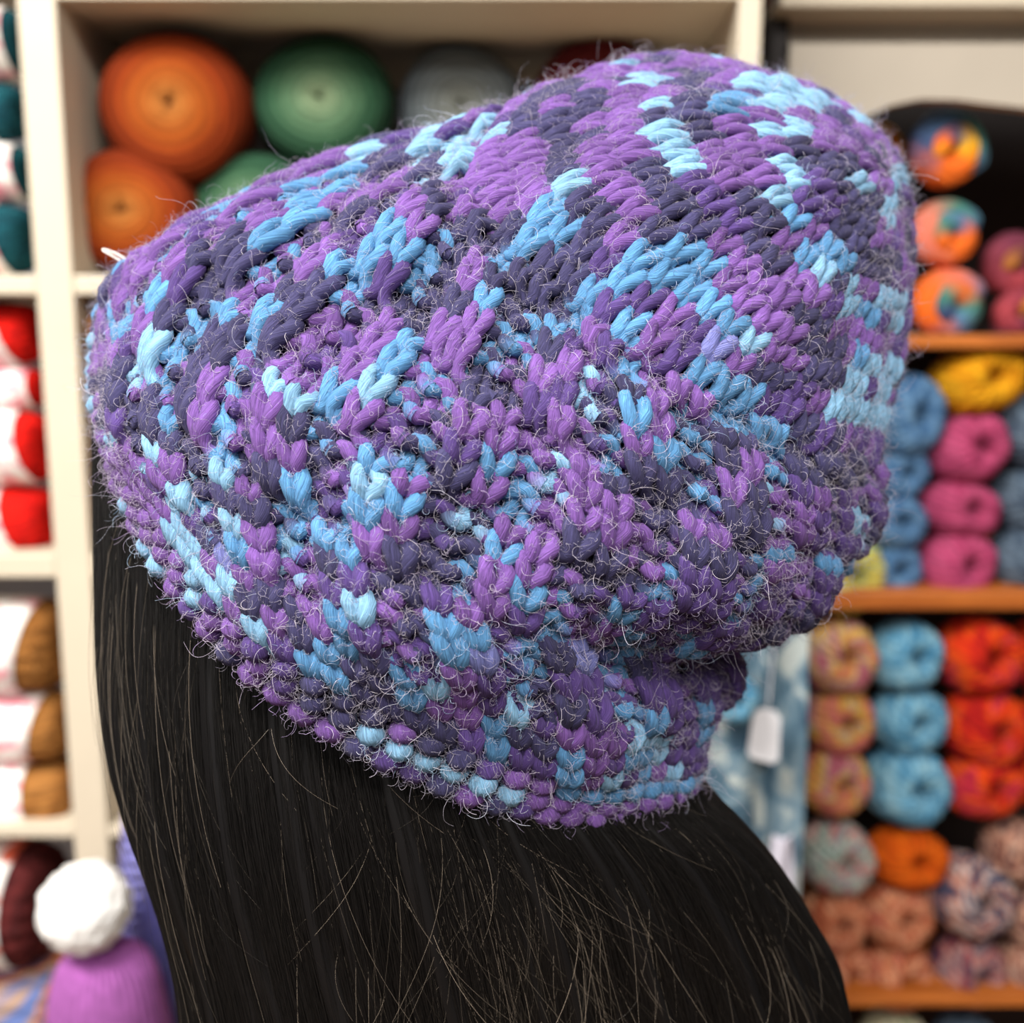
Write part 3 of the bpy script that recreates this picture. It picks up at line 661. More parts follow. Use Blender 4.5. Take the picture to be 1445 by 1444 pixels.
def strands(n, seed, light=False):
    g = np.random.default_rng(seed)
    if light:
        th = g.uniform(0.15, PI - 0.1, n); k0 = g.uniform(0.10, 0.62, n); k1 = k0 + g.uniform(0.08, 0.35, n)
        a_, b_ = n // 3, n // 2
        th[:a_] = g.normal(1.95, 0.22, a_); k0[:a_] = g.uniform(0.30, 0.55, a_)          # pale strands painted as sheen down the middle of the back
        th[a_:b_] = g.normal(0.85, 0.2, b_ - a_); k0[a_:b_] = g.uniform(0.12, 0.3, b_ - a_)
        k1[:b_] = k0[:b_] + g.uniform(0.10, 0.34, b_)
    else:
        th = g.uniform(TH0, PI + 0.3, n); k0 = np.full(n, 0.06); k1 = g.uniform(0.75, 1.0, n)
    npt = 16; f = np.linspace(0, 1, npt)
    cl = np.round(th * 26) / 26
    k = k0[:, None] + (k1 - k0)[:, None] * f
    pull = 0.55 * np.clip(k, 0, 1)
    thk = th[:, None] * (1 - pull) + cl[:, None] * pull
    if light:
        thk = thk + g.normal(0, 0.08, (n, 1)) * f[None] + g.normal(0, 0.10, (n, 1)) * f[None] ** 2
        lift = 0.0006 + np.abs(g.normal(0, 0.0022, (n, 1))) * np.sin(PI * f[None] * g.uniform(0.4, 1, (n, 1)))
    else:
        thk = thk + 0.012 * np.sin(9 * k + g.uniform(0, 6, (n, 1)))
        lift = g.uniform(-0.0006, 0.0016, (n, 1)) + 0.0006 * np.sin(7 * k + g.uniform(0, 6, (n, 1)))
    P, C = hair_point(thk, np.clip(k, 0, 1))
    o = P - C; o /= np.linalg.norm(o, axis=2)[..., None]
    P = P + o * lift[..., None]
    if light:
        col = np.array([0.13, 0.105, 0.082]) * g.uniform(0.15, 1.0, (n, 1)) ** 2.2 * 2.4  # pale brown colour stands in for highlights on the black hair
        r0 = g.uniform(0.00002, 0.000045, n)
    else:
        col = np.array([0.006, 0.0052, 0.005]) * g.uniform(0.5, 1.7, (n, 1))
        r0 = g.uniform(0.00004, 0.00007, n)
    return [P[i] for i in range(n)], [np.linspace(1, 0.55, npt) * r0[i] for i in range(n)], col
a1 = strands(9000, 2); a2 = strands(520, 4, True)
tag(curves_obj('hair_strands', a1[0] + a2[0], a1[1] + a2[1], M_STRAND, person, np.concatenate([a1[2], a2[2]])), kind='stuff')

# head, neck and body (mostly under hat and hair, or below the picture)
M_SKIN = plain('skin', srgb(214, 168, 140), 0.5, 0.04, 60)
M_LIP = plain('lips', srgb(178, 104, 98), 0.4, 0.04, 60)
M_KNIT = plain('black_sweater', srgb(24, 23, 26), 0.9, 0.2, 200, 0.0005)
M_JEAN = plain('dark_trousers', srgb(34, 38, 54), 0.9, 0.2, 200)
M_SHOE = plain('dark_shoes', srgb(30, 26, 24), 0.5)
HEADC = Vector(at_depth(np.float64(600), np.float64(775), np.float64(0.350)))
FACE = Vector((-0.86, 0.51, 0.0)).normalized(); SIDE = Vector((0.51, 0.86, 0.0)).normalized(); ZUP = Vector((0, 0, 1))
def head_part(f, sd, z): return HEADC + FACE * f + SIDE * sd + ZUP * z
bm = bmesh.new()
nu, nv = 144, 112
rows_ = []
for j in range(nv + 1):
    la = -PI / 2 + PI * j / nv; row = []
    for i in range(nu):
        lo = 2 * PI * i / nu
        x, y, z = math.cos(la) * math.cos(lo), math.cos(la) * math.sin(lo), math.sin(la)
        jaw = max(0.0, -z - 0.15)
        fx = 0.092 * x * (1 - 0.10 * jaw) + (0.012 * jaw if x > 0 else 0.03 * jaw)
        sy = 0.072 * y * (1 - 0.34 * jaw); zz = 0.112 * z
        gx = lambda y0, z0, sy_, sz_: math.exp(-((sy - y0) / sy_) ** 2 - ((zz - z0) / sz_) ** 2) if x > 0 else 0.0
        fx += 0.015 * gx(0, -0.022, 0.011, 0.012) + 0.012 * gx(0, -0.006, 0.008, 0.016)          # nose
        fx += 0.005 * gx(0, 0.022, 0.035, 0.008)                                                 # brow
        fx -= 0.009 * (gx(0.031, 0.004, 0.013, 0.009) + gx(-0.031, 0.004, 0.013, 0.009))         # eye sockets
        fx += 0.006 * gx(0, -0.050, 0.020, 0.005) + 0.006 * gx(0, -0.060, 0.016, 0.005)          # lips
        fx += 0.008 * gx(0, -0.090, 0.018, 0.014)                                                # chin
        row.append(bm.verts.new(head_part(fx, sy, zz)))
    rows_.append(row)
for j in range(nv):
    for i in range(nu):
        f = bm.faces.new((rows_[j][i], rows_[j][(i + 1) % nu], rows_[j + 1][(i + 1) % nu], rows_[j + 1][i]))
        c = f.calc_center_median() - HEADC
        if c.dot(FACE) > 0.05 and (c.dot(SIDE) / 0.023) ** 2 + ((c.z + 0.055) / 0.0095) ** 2 < 1: f.material_index = 1
for sg_ in (-1, 1):                                                                              # ears
    r = bmesh.ops.create_uvsphere(bm, u_segments=16, v_segments=10, radius=1.0)
    rot = Matrix((FACE, SIDE, ZUP)).transposed().to_4x4()
    bmesh.ops.transform(bm, verts=r['verts'], matrix=Matrix.Translation(head_part(-0.006, sg_ * 0.070, -0.012)) @ rot @ Matrix.Diagonal((0.017, 0.007, 0.030, 1)))
bmesh.ops.recalc_face_normals(bm, faces=bm.faces)
head_me = bpy.data.meshes.new('head'); bm.to_mesh(head_me); bm.free()
# skeleton of the standing figure, grown into one surface
J = {'pelvis': (-0.02, 0, 0.90), 'belly': (-0.015, 0, 1.02), 'chest': (-0.015, 0, 1.18), 'collar': (-0.03, 0, 1.285), 'neck': (-0.022, 0, 1.375), 'skull': (-0.005, 0, 1.45)}
for n_, sg_ in (('a', -1), ('b', 1)):
    J.update({'shoulder' + n_: (-0.03, sg_ * 0.155, 1.235), 'elbow' + n_: (-0.045, sg_ * 0.215, 1.02), 'wrist' + n_: (0.03, sg_ * 0.215, 0.80), 'hand' + n_: (0.05, sg_ * 0.21, 0.71),
              'hip' + n_: (-0.02, sg_ * 0.09, 0.84), 'knee' + n_: (0.0, sg_ * 0.095, 0.47), 'ankle' + n_: (-0.03, sg_ * 0.10, 0.09), 'toe' + n_: (0.10, sg_ * 0.11, 0.035)})
    for q, (dx, dz) in enumerate([(0.02, -0.09), (0.007, -0.10), (-0.006, -0.095), (-0.02, -0.08)]):
        J['finger%d%s' % (q, n_)] = (0.05 + dx * 1.3, sg_ * 0.212, 0.71 + dz)
    J['thumb' + n_] = (0.095, sg_ * 0.20, 0.70)
E = [('pelvis', 'belly'), ('belly', 'chest'), ('chest', 'collar'), ('collar', 'neck'), ('neck', 'skull')]
for n_ in 'ab':
    E += [('collar', 'shoulder' + n_), ('shoulder' + n_, 'elbow' + n_), ('elbow' + n_, 'wrist' + n_), ('wrist' + n_, 'hand' + n_), ('pelvis', 'hip' + n_), ('hip' + n_, 'knee' + n_), ('knee' + n_, 'ankle' + n_), ('ankle' + n_, 'toe' + n_), ('wrist' + n_, 'thumb' + n_)]
    E += [('hand' + n_, 'finger%d%s' % (q, n_)) for q in range(4)]
RAD = {'pelvis': .13, 'belly': .115, 'chest': .13, 'collar': .066, 'neck': .052, 'skull': .055, 'shoulder': .054, 'elbow': .045, 'wrist': .028, 'hand': .026, 'hip': .088, 'knee': .058, 'ankle': .042, 'toe': .036, 'finger': .009, 'thumb': .010}
names = list(J)
bme = bpy.data.meshes.new('body_rig')
dx_, dy_ = HEADC.x, HEADC.y
bme.from_pydata([tuple(Vector((dx_, dy_, 0)) + FACE * J[n_][0] + SIDE * J[n_][1] + ZUP * J[n_][2]) for n_ in names], [(names.index(a), names.index(b)) for a, b in E], [])
tmp = bpy.data.objects.new('body_rig', bme); COL.objects.link(tmp)
sk = tmp.modifiers.new('skin', 'SKIN'); sb = tmp.modifiers.new('smooth', 'SUBSURF'); sb.levels = sb.render_levels = 2
for i, n_ in enumerate(names):
    key = n_.rstrip('ab') if n_ not in RAD else n_
    key = key.rstrip('0123456789') if key not in RAD else key
    r_ = RAD.get(key, 0.05); bme.skin_vertices[0].data[i].radius = (r_, r_)
    bme.skin_vertices[0].data[i].use_root = (n_ == 'pelvis')
bpy.context.view_layer.update()
body_me = bpy.data.meshes.new_from_object(tmp.evaluated_get(bpy.context.evaluated_depsgraph_get()))
bpy.data.objects.remove(tmp)
bm = bmesh.new(); bm.from_mesh(body_me)
for f in bm.faces:
    c = f.calc_center_median(); off = abs((c - HEADC).dot(SIDE))
    f.material_index = 0 if c.z > 1.375 or (off > 0.16 and 0.4 < c.z < 0.80) else 2 if c.z > 0.86 or off > 0.17 and c.z > 0.6 else 3 if c.z > 0.085 else 4
bm.from_mesh(head_me)
body_full = bpy.data.meshes.new('body'); bm.to_mesh(body_full); bm.free()
for m_ in (M_SKIN, M_LIP, M_KNIT, M_JEAN, M_SHOE): body_full.materials.append(m_)
body_full.polygons.foreach_set('use_smooth', [True] * len(body_full.polygons))
link(bpy.data.objects.new('body', body_full), person)
k = NT('eye'); tc_ = k.n('ShaderNodeTexCoord'); sp_ = k.n('ShaderNodeSeparateXYZ'); k.l(tc_.outputs['Object'], sp_.inputs[0])
k.l(k.ramp(k.math('MULTIPLY', sp_.outputs['X'], 60.0), [(0.0, srgb(226, 220, 212)), (0.575, srgb(40, 26, 18))], 'CONSTANT'), k.b.inputs['Base Color']); k.b.inputs['Roughness'].default_value = 0.15
for sg_ in (-1, 1):
    bm = bmesh.new(); bmesh.ops.create_uvsphere(bm, u_segments=20, v_segments=14, radius=0.0115)
    e = bm_obj('eye', bm, k.m, person, True); e.matrix_basis = Matrix.Translation(head_part(0.070, sg_ * 0.031, 0.004)) @ Matrix((FACE, SIDE, ZUP)).transposed().to_4x4()
    br = [head_part(0.088 - 6.0 * (y_ - 0.01) ** 2, sg_ * y_, 0.021 + 0.004 * math.sin((y_ - 0.014) * 80)) for y_ in np.linspace(0.014, 0.048, 9)]
    tube('eyebrow', [tuple(v_) for v_ in br], 0.0022, M_HAIR, person, 6)

# ---------------------------------------------------------------- wound yarn: shapes
def lathe_y(prof, nseg, ridge=None):
    """prof: list of (radius, y) from the front centre to the back centre; ridge(th, f) adds to the radius direction"""
    pr = np.array(prof); f = np.linspace(0, 1, len(pr))
    th = np.linspace(0, 2 * PI, nseg, endpoint=False)
    Fg, Tg = np.meshgrid(f, th)
    r = np.interp(Fg, f, pr[:, 0]); y = np.interp(Fg, f, pr[:, 1])
    nr = np.interp(Fg, f, np.gradient(pr[:, 1])); ny = -np.interp(Fg, f, np.gradient(pr[:, 0])); L = np.hypot(nr, ny) + 1e-9
    d = ridge(Tg, Fg) if ridge is not None else 0
    r = np.maximum(r + d * nr / L, 0.0); y = y + d * ny / L
    return np.stack([r * np.cos(Tg), y, r * np.sin(Tg)], -1)

def hermite_pts(keys, n): return hermite(np.array(keys), np.linspace(0, 1, n))

BALL_PROF = hermite_pts([(0.001, -0.40), (0.10, -0.50), (0.20, -0.72), (0.42, -0.90), (0.72, -0.82), (0.95, -0.45), (1.0, 0.05), (0.93, 0.5), (0.68, 0.85), (0.3, 0.9), (0.001, 0.6)], 52)
def ball_mesh(name, seed, coarse=1.0):
    rg = random.Random(seed); a_, b_, n1, n2 = rg.uniform(0, 6), rg.uniform(0, 6), rg.choice((22, 26, 30)), rg.choice((18, 22))
    def ridge(t, f):
        env = np.clip(f * 8, 0, 1) * np.clip((1 - f) * 8, 0, 1)
        sw = 0.5 + 0.5 * np.tanh(4 * np.sin(3 * t + 5 * f + a_))
        return env * (coarse * 0.030 * (sw * np.sin(n1 * t + 26 * f) + (1 - sw) * np.sin(n2 * t - 22 * f + b_)) + 0.035 * np.sin(2 * t + a_) * np.sin(3 * f + b_) + 0.02 * np.sin(5 * t + b_))
    return grid_mesh(name, lathe_y(BALL_PROF, 128, ridge), True, False)
BALLS = [ball_mesh('yarn_ball', i) for i in range(4)]
CAKE_PROF = hermite_pts([(0.001, -0.56), (0.04, -0.59), (0.09, -0.66), (0.30, -0.69), (0.55, -0.66), (0.78, -0.58), (0.93, -0.40), (1.0, -0.05), (0.96, 0.35), (0.75, 0.60), (0.3, 0.66), (0.001, 0.6)], 80)
def cake_mesh(name, seed):
    rg = random.Random(seed); a_ = rg.uniform(0, 6)
    def ridge(t, f):
        env = np.clip(f * 10, 0, 1) * np.clip((1 - f) * 6, 0, 1)
        return env * (0.018 * np.sin(24 * 2 * PI * f + t + 1.2 * np.sin(2 * t + a_)) + 0.03 * np.sin(2 * t + a_) * f + 0.015 * np.sin(3 * t + 9 * f))
    return grid_mesh(name, lathe_y(CAKE_PROF, 96, ridge), True, False)
CAKES = [cake_mesh('yarn_cake', i) for i in range(3)]

def place(name, me, mat, x, y, rx, ry, Y, label, cat, group, roll=0.0, yaw=0.0, tilt=0.0, depth=None):
    """a ball whose outline is about rx by ry picture units, standing at distance Y"""
    key = (me.name, mat.name)
    m = place.cache.get(key)
    if m is None:
        m = me.copy(); m.name = name; m.materials.clear(); m.materials.append(mat)
        m.polygons.foreach_set('use_smooth', [True] * len(m.polygons)); place.cache[key] = m
    p = on_plane(x, y, Y); d = float((np.array(p) - CAMP) @ FWD)
    o = bpy.data.objects.new(name, m)
    sx, sz = rx * d / FPX, ry * d / FPX
    o.location = p
    o.matrix_basis = Matrix.Translation(p) @ Matrix.Rotation(yaw, 4, 'Z') @ Matrix.Rotation(tilt, 4, 'X') @ Matrix.Diagonal((sx, depth or (sx + sz) / 2, sz, 1)) @ Matrix.Rotation(roll, 4, 'Y')
    link(o); tag(o, label, cat, group)
    return o
place.cache = {}

# ---------------------------------------------------------------- yarn cakes in the cream cubby
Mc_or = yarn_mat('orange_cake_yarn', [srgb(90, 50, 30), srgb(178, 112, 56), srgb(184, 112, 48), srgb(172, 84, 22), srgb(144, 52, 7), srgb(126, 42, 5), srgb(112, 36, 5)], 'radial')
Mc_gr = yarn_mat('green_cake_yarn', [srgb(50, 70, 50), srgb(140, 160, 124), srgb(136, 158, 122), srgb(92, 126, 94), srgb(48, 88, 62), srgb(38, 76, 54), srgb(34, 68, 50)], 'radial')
Mc_gy = yarn_mat('grey_cake_yarn', [srgb(120, 122, 114), srgb(160, 164, 154), srgb(152, 158, 154), srgb(132, 142, 146), srgb(108, 118, 126), srgb(96, 106, 116)], 'radial')
Mc_rd = yarn_mat('maroon_cake_yarn', [srgb(150, 90, 80), srgb(140, 60, 60), srgb(120, 40, 44), srgb(104, 30, 36)], 'radial')
G = 'yarn cakes in the cream cubby'
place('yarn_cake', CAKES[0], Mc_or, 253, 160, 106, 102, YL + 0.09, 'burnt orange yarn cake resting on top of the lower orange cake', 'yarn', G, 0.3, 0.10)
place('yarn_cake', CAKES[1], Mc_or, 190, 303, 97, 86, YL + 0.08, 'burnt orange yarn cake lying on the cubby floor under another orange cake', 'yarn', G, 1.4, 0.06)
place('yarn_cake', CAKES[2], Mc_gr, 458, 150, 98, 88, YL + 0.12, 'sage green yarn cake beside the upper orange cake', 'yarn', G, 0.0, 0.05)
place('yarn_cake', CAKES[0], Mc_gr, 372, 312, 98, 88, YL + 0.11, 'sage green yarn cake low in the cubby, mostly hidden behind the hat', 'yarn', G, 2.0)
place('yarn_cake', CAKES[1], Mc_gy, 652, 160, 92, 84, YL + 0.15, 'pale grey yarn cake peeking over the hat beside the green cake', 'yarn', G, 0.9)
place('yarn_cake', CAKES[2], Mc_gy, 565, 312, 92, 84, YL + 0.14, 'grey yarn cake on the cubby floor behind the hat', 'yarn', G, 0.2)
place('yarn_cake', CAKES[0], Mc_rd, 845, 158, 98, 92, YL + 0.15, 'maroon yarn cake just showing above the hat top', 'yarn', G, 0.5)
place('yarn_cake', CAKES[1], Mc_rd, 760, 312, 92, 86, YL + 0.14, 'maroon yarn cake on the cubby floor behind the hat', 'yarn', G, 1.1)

# ---------------------------------------------------------------- labelled skeins in the left column
def label_mat(name, tint):
    k = NT(name)
    tc = k.n('ShaderNodeTexCoord'); mp = k.n('ShaderNodeMapping'); mp.inputs['Scale'].default_value = (28, 10, 45); k.l(tc.outputs['Object'], mp.inputs['Vector'])
    oi = k.n('ShaderNodeObjectInfo'); ad = k.n('ShaderNodeVectorMath', operation='ADD'); k.l(mp.outputs[0], ad.inputs[0]); k.l(oi.outputs['Random'], ad.inputs[1])
    nz = k.n('ShaderNodeTexNoise'); nz.inputs['Scale'].default_value = 1.6; nz.inputs['Detail'].default_value = 2; k.l(ad.outputs[0], nz.inputs['Vector'])
    k.l(k.ramp(nz.outputs['Fac'], [(0.50, srgb(246, 242, 238)), (0.60, tint)]), k.b.inputs['Base Color']); k.b.inputs['Roughness'].default_value = 0.45
    return k.m
M_LAB = label_mat('printed_paper_band', srgb(236, 150, 164))
SK_PROF = hermite_pts([(0.001, -1.0), (0.5, -1.0), (0.80, -0.96), (0.95, -0.86), (1.0, -0.6), (1.0, 0.0), (1.0, 0.6), (0.95, 0.86), (0.80, 0.96), (0.5, 1.0), (0.001, 1.0)], 40)
def skein(ytop, ybot, xl, xe, mat, labmat, label, group, Y=YL + 0.055, tilt=0.0, tuck=0.0):
    pm = on_plane(xe, (ytop + ybot) / 2, Y); hz = abs(on_plane(xe, ytop, Y).z - on_plane(xe, ybot, Y).z) / 2
    half = 0.085
    root = empty('yarn_skein', (pm.x - half, Y, pm.z - hz))
    tag(root, label, 'yarn', group)
    ry = hz * 1.12
    rid = lambda t, f: 0.035 * np.sin(18 * t + 5 * np.sin(6 * f)) * np.clip(f * 6, 0, 1) * np.clip((1 - f) * 6, 0, 1)
    P = lathe_y(SK_PROF, 72, rid)                       # axis along y -> turn to x
    Pw = np.stack([P[..., 1] * half, P[..., 0] * ry * 0.98, P[..., 2] * hz * 0.97], -1)
    a = math.tan(tilt); Pw[..., 2] += hz
    me = grid_mesh('yarn', Pw, True, False)
    mesh_obj('yarn', me, mat, root)
    edge = on_plane(xl, (ytop + ybot) / 2, Y).x - root.location.x
    th = np.linspace(0, 2 * PI, 64, endpoint=False); xs = np.linspace(-0.062, 1, 9)
    rr = 1.03
    L = []
    for q in np.linspace(0, 1, 10):
        x_ = -0.055 * (1 - q) + edge * q + 0.009 * np.sin(th) * tilt * q
        w_ = np.interp(np.clip(x_ / half, -1, 1), SK_PROF[:, 1], SK_PROF[:, 0]); w_ = np.maximum(w_ * 1.03, 0.93)
        L.append(np.stack([x_, np.cos(th) * ry * w_, np.sin(th) * hz * w_ + hz], -1))
    bandm = grid_mesh('paper_band', np.array(L), False, True)
    b = mesh_obj('paper_band', bandm, labmat, root)
    md = b.modifiers.new('paper', 'SOLIDIFY'); md.thickness = 0.0006
    return root
M_teal = yarn_mat('teal_yarn', [srgb(10, 66, 78), srgb(18, 84, 94)], 'fine', 4, 30)
M_red = yarn_mat('red_yarn', [srgb(196, 10, 4), srgb(228, 22, 8)], 'fine', 4, 30)
M_brn = yarn_mat('caramel_yarn', [srgb(146, 94, 42), srgb(172, 116, 58)], 'fine', 4, 30)
M_drk = yarn_mat('maroon_yarn', [srgb(74, 24, 26), srgb(100, 36, 36)], 'fine', 4, 30)
G = 'labelled skeins in the narrow cream column'
skein(12, 116, 24, 34, M_teal, M_LAB, 'teal skein with paper band, topmost of the teal stack', G, tilt=-0.3)
skein(118, 201, 2, 32, M_teal, M_LAB, 'teal skein showing mostly bare yarn, second from top of its stack', G, tilt=0.2)
skein(203, 286, 34, 40, M_teal, M_LAB, 'teal skein nearly covered by its paper band, third in the teal stack', G, tilt=-0.3)
skein(288, 389, 16, 45, M_teal, M_LAB, 'teal skein lying on the shelf board at the bottom of the teal stack', G, tilt=-0.5)
skein(426, 516, 20, 52, M_red, M_LAB, 'bright red skein with pale band, topmost of the red stack', G, tilt=-1.0)
skein(518, 577, 50, 58, M_red, M_LAB, 'thin red skein almost hidden by its pale band, second of the red stack', G, tilt=-0.2)
skein(580, 684, 48, 66, M_red, M_LAB, 'red skein with wide pale band, third of the red stack', G, tilt=-0.8)
skein(686, 781, 28, 73, M_red, M_LAB, 'red skein at the foot of the red stack showing a broad red end', G, tilt=-1.0)
skein(846, 973, 54, 88, M_brn, M_LAB, 'caramel brown skein with white band, topmost of the brown stack', G, tilt=0.9)
skein(975, 1070, 64, 98, M_brn, M_LAB, 'caramel brown skein with white band, middle of the brown stack', G, tilt=0.7)
skein(1072, 1165, 56, 110, M_brn, M_LAB, 'caramel brown skein with white band, bottom of the brown stack', G, tilt=-0.4)
M_LAB2 = label_mat('cream_paper_band', srgb(216, 96, 70))
skein(1196, 1350, 42, 72, M_drk, M_LAB2, 'maroon skein with cream band marked in red, below the brown stack', G, tilt=-0.2)
M_mix = yarn_mat('blue_orange_yarn', [srgb(110, 130, 190), srgb(200, 160, 110), srgb(226, 130, 80), srgb(150, 120, 150)], 'fine', 2.2, 30)
skein(1352, 1470, -60, 98, M_mix, M_LAB2, 'blue and orange mottled skein at the lower edge beside the mauve hat', G)
# tan skeins in the cubby behind the hat
M_tan = yarn_mat('tan_yarn', [srgb(120, 74, 38), srgb(150, 98, 52)], 'fine', 4, 30)
for q, (ya, yb, wd) in enumerate([(430, 520, 'topmost'), (522, 610, 'second'), (612, 700, 'third'), (702, 782, 'lowest')]):
    tt_ = (YL + 0.035) / (CP + (722 - (ya + yb) / 2) / FPX * SP); xr = 722.5 + FPX * (u1b + 0.173) / tt_
    skein(ya, yb, xr - 90, xr, M_tan, M_LAB, 'tan skein in the cubby behind the hat brim, %s of its stack' % wd, 'tan skeins behind the hat', Y=YL + 0.035)


# ---------------------------------------------------------------- balls of yarn on the dark shelf unit
YB = YR + 0.055
M_pink = yarn_mat('pink_yarn', [srgb(176, 62, 104), srgb(200, 84, 126)], 'fine', 4, 26)
M_yel = yarn_mat('yellow_yarn', [srgb(226, 150, 14), srgb(244, 178, 30)], 'fine', 4, 26)
M_blu = yarn_mat('steel_blue_yarn', [srgb(70, 112, 158), srgb(112, 152, 190)], 'fine', 4, 26)
M_slt = yarn_mat('slate_yarn', [srgb(62, 78, 98), srgb(104, 122, 140)], 'fine', 4, 26)
M_sky = yarn_mat('sky_blue_yarn', [srgb(70, 136, 176), srgb(112, 172, 204), srgb(150, 198, 218)], 'fine', 4, 26)
M_ora = yarn_mat('flame_yarn', [srgb(178, 24, 20), srgb(214, 46, 14), srgb(228, 84, 14), srgb(190, 40, 60)], 'fine', 2, 26)
M_pch = yarn_mat('peach_yellow_yarn', [srgb(214, 120, 110), srgb(226, 146, 96), srgb(222, 172, 62), srgb(206, 176, 150), srgb(190, 104, 120)], 'fine', 1.9, 26)
M_pas = yarn_mat('pastel_tweed_yarn', [srgb(206, 120, 120), srgb(214, 196, 186), srgb(120, 160, 150), srgb(206, 206, 200), srgb(150, 110, 130)], 'fine', 3.2, 26)
M_pum = yarn_mat('pumpkin_yarn', [srgb(212, 84, 4), srgb(230, 104, 12)], 'fine', 4, 26)
M_sal = yarn_mat('salmon_tweed_yarn', [srgb(176, 92, 62), srgb(206, 122, 86), srgb(224, 162, 124), srgb(186, 100, 80)], 'fine', 3.8, 26)
M_nav = yarn_mat('navy_salmon_yarn', [srgb(54, 58, 84), srgb(92, 84, 104), srgb(196, 124, 100), srgb(206, 190, 186), srgb(60, 66, 96)], 'fine', 3.2, 26)
M_nrd = yarn_mat('plum_red_yarn', [srgb(80, 62, 84), srgb(150, 60, 66), srgb(186, 140, 132), srgb(120, 100, 112)], 'fine', 3.2, 26)
M_grn = yarn_mat('pale_green_yarn', [srgb(178, 196, 130), srgb(206, 208, 120), srgb(224, 190, 60), srgb(170, 190, 150)], 'fine', 3, 26)
M_bsl = yarn_mat('brown_salmon_yarn', [srgb(96, 62, 62), srgb(176, 116, 94), srgb(210, 168, 146), srgb(110, 76, 74)], 'fine', 3.2, 26)
M_cre = yarn_mat('cream_green_yarn', [srgb(190, 184, 150), srgb(214, 206, 180), srgb(160, 170, 130)], 'fine', 5, 26)
def col(rows, mat, name, group, yaw=0.25, Y=YB):
    for q, (x, y, rx, ry, label) in enumerate(rows):
        place(name, BALLS[(q * 3 + int(x)) % 4], mat, x, y, rx, ry, Y + 0.004 * (q % 2), label, 'yarn', group, roll=0.9 * q + 0.01 * x, yaw=yaw, tilt=-0.12)
G = 'balls on the second pine shelf'
col([(1378, 534, 66, 48, 'golden yellow ball on top of the pink column')], M_yel, 'yarn_ball', G)
col([(1363, 632, 54, 50, 'pink ball directly under the golden yellow ball'), (1352, 718, 53, 42, 'pink ball in the middle of the pink column'), (1346, 797, 54, 45, 'pink ball standing on the pine board under two others')], M_pink, 'yarn_ball', G)
col([(1276, 588, 48, 60, 'steel blue ball at the top of the blue column beside the hat'), (1264, 668, 46, 36, 'steel blue ball second from the top beside the hat'), (1258, 736, 46, 40, 'steel blue ball third from the top beside the pink balls'), (1254, 802, 46, 36, 'steel blue ball at the foot of the blue column')], M_blu, 'yarn_ball', G)
col([(1462, 610, 54, 56, 'slate grey ball at the top of the column cut by the frame'), (1452, 706, 52, 48, 'slate grey ball in the middle of the column cut by the frame'), (1446, 792, 52, 46, 'slate grey ball at the foot of the column cut by the frame')], M_slt, 'yarn_ball', G)
col([(1188, 810, 66, 42, 'pale green and yellow ball low beside the hat')], M_grn, 'yarn_ball', G)
G = 'balls stacked on the third pine shelf'
col([(1178, 924, 52, 58, 'peach and yellow ball at the top of its column of three'), (1180, 1016, 50, 48, 'peach and yellow ball in the middle of its column'), (1174, 1101, 51, 46, 'peach and yellow ball at the bottom of its column')], M_pch, 'yarn_ball', G)
col([(1274, 924, 50, 50, 'sky blue ball at the top of the sky blue column'), (1279, 1015, 52, 47, 'sky blue ball in the middle of the sky blue column'), (1278, 1108, 58, 54, 'large sky blue ball at the bottom of the sky blue column')], M_sky, 'yarn_ball', G)
col([(1378, 924, 56, 56, 'flame red ball at the top of the flame red column'), (1386, 1026, 60, 52, 'flame red ball in the middle of the flame red column'), (1382, 1105, 56, 46, 'flame red ball at the bottom of the flame red column')], M_ora, 'yarn_ball', G)
col([(1478, 924, 46, 56, 'flame red ball cut by the frame edge, topmost of three'), (1488, 1022, 50, 50, 'flame red ball cut by the frame edge, middle of three'), (1484, 1102, 48, 46, 'flame red ball cut by the frame edge, lowest of three')], M_ora, 'yarn_ball', G)
G = 'balls in the lowest heap above the bottom board'
col([(1178, 1208, 50, 52, 'pastel speckled ball under the peach column')], M_pas, 'yarn_ball', G)
col([(1278, 1208, 56, 42, 'plain pumpkin orange ball under the sky blue column')], M_pum, 'yarn_ball', G)
col([(1176, 1296, 44, 44, 'salmon tweed ball under the pastel speckled ball'), (1262, 1288, 50, 46, 'salmon tweed ball directly under the pumpkin orange ball'), (1190, 1368, 40, 40, 'salmon tweed ball beside the hair on the bottom board'), (1262, 1372, 52, 44, 'salmon tweed ball on the bottom board, widest of the tweed balls')], M_sal, 'yarn_ball', G)
col([(1366, 1262, 54, 60, 'navy and salmon mottled ball under the flame red column')], M_nav, 'yarn_ball', G)
col([(1364, 1366, 50, 46, 'plum and red mottled ball on the bottom board')], M_nrd, 'yarn_ball', G)
col([(1434, 1200, 46, 44, 'brown and salmon ball high by the frame edge'), (1452, 1290, 46, 46, 'brown and salmon ball midway down by the frame edge'), (1446, 1368, 46, 40, 'brown and salmon ball on the bottom board by the frame edge')], M_bsl, 'yarn_ball', G)
G = 'balls under the bottom board'
col([(1260, 1466, 46, 40, 'cream and green ball just under the bottom board')], M_cre, 'yarn_ball', G)
col([(1360, 1474, 46, 40, 'dark slate ball under the bottom board')], M_slt, 'yarn_ball', G)

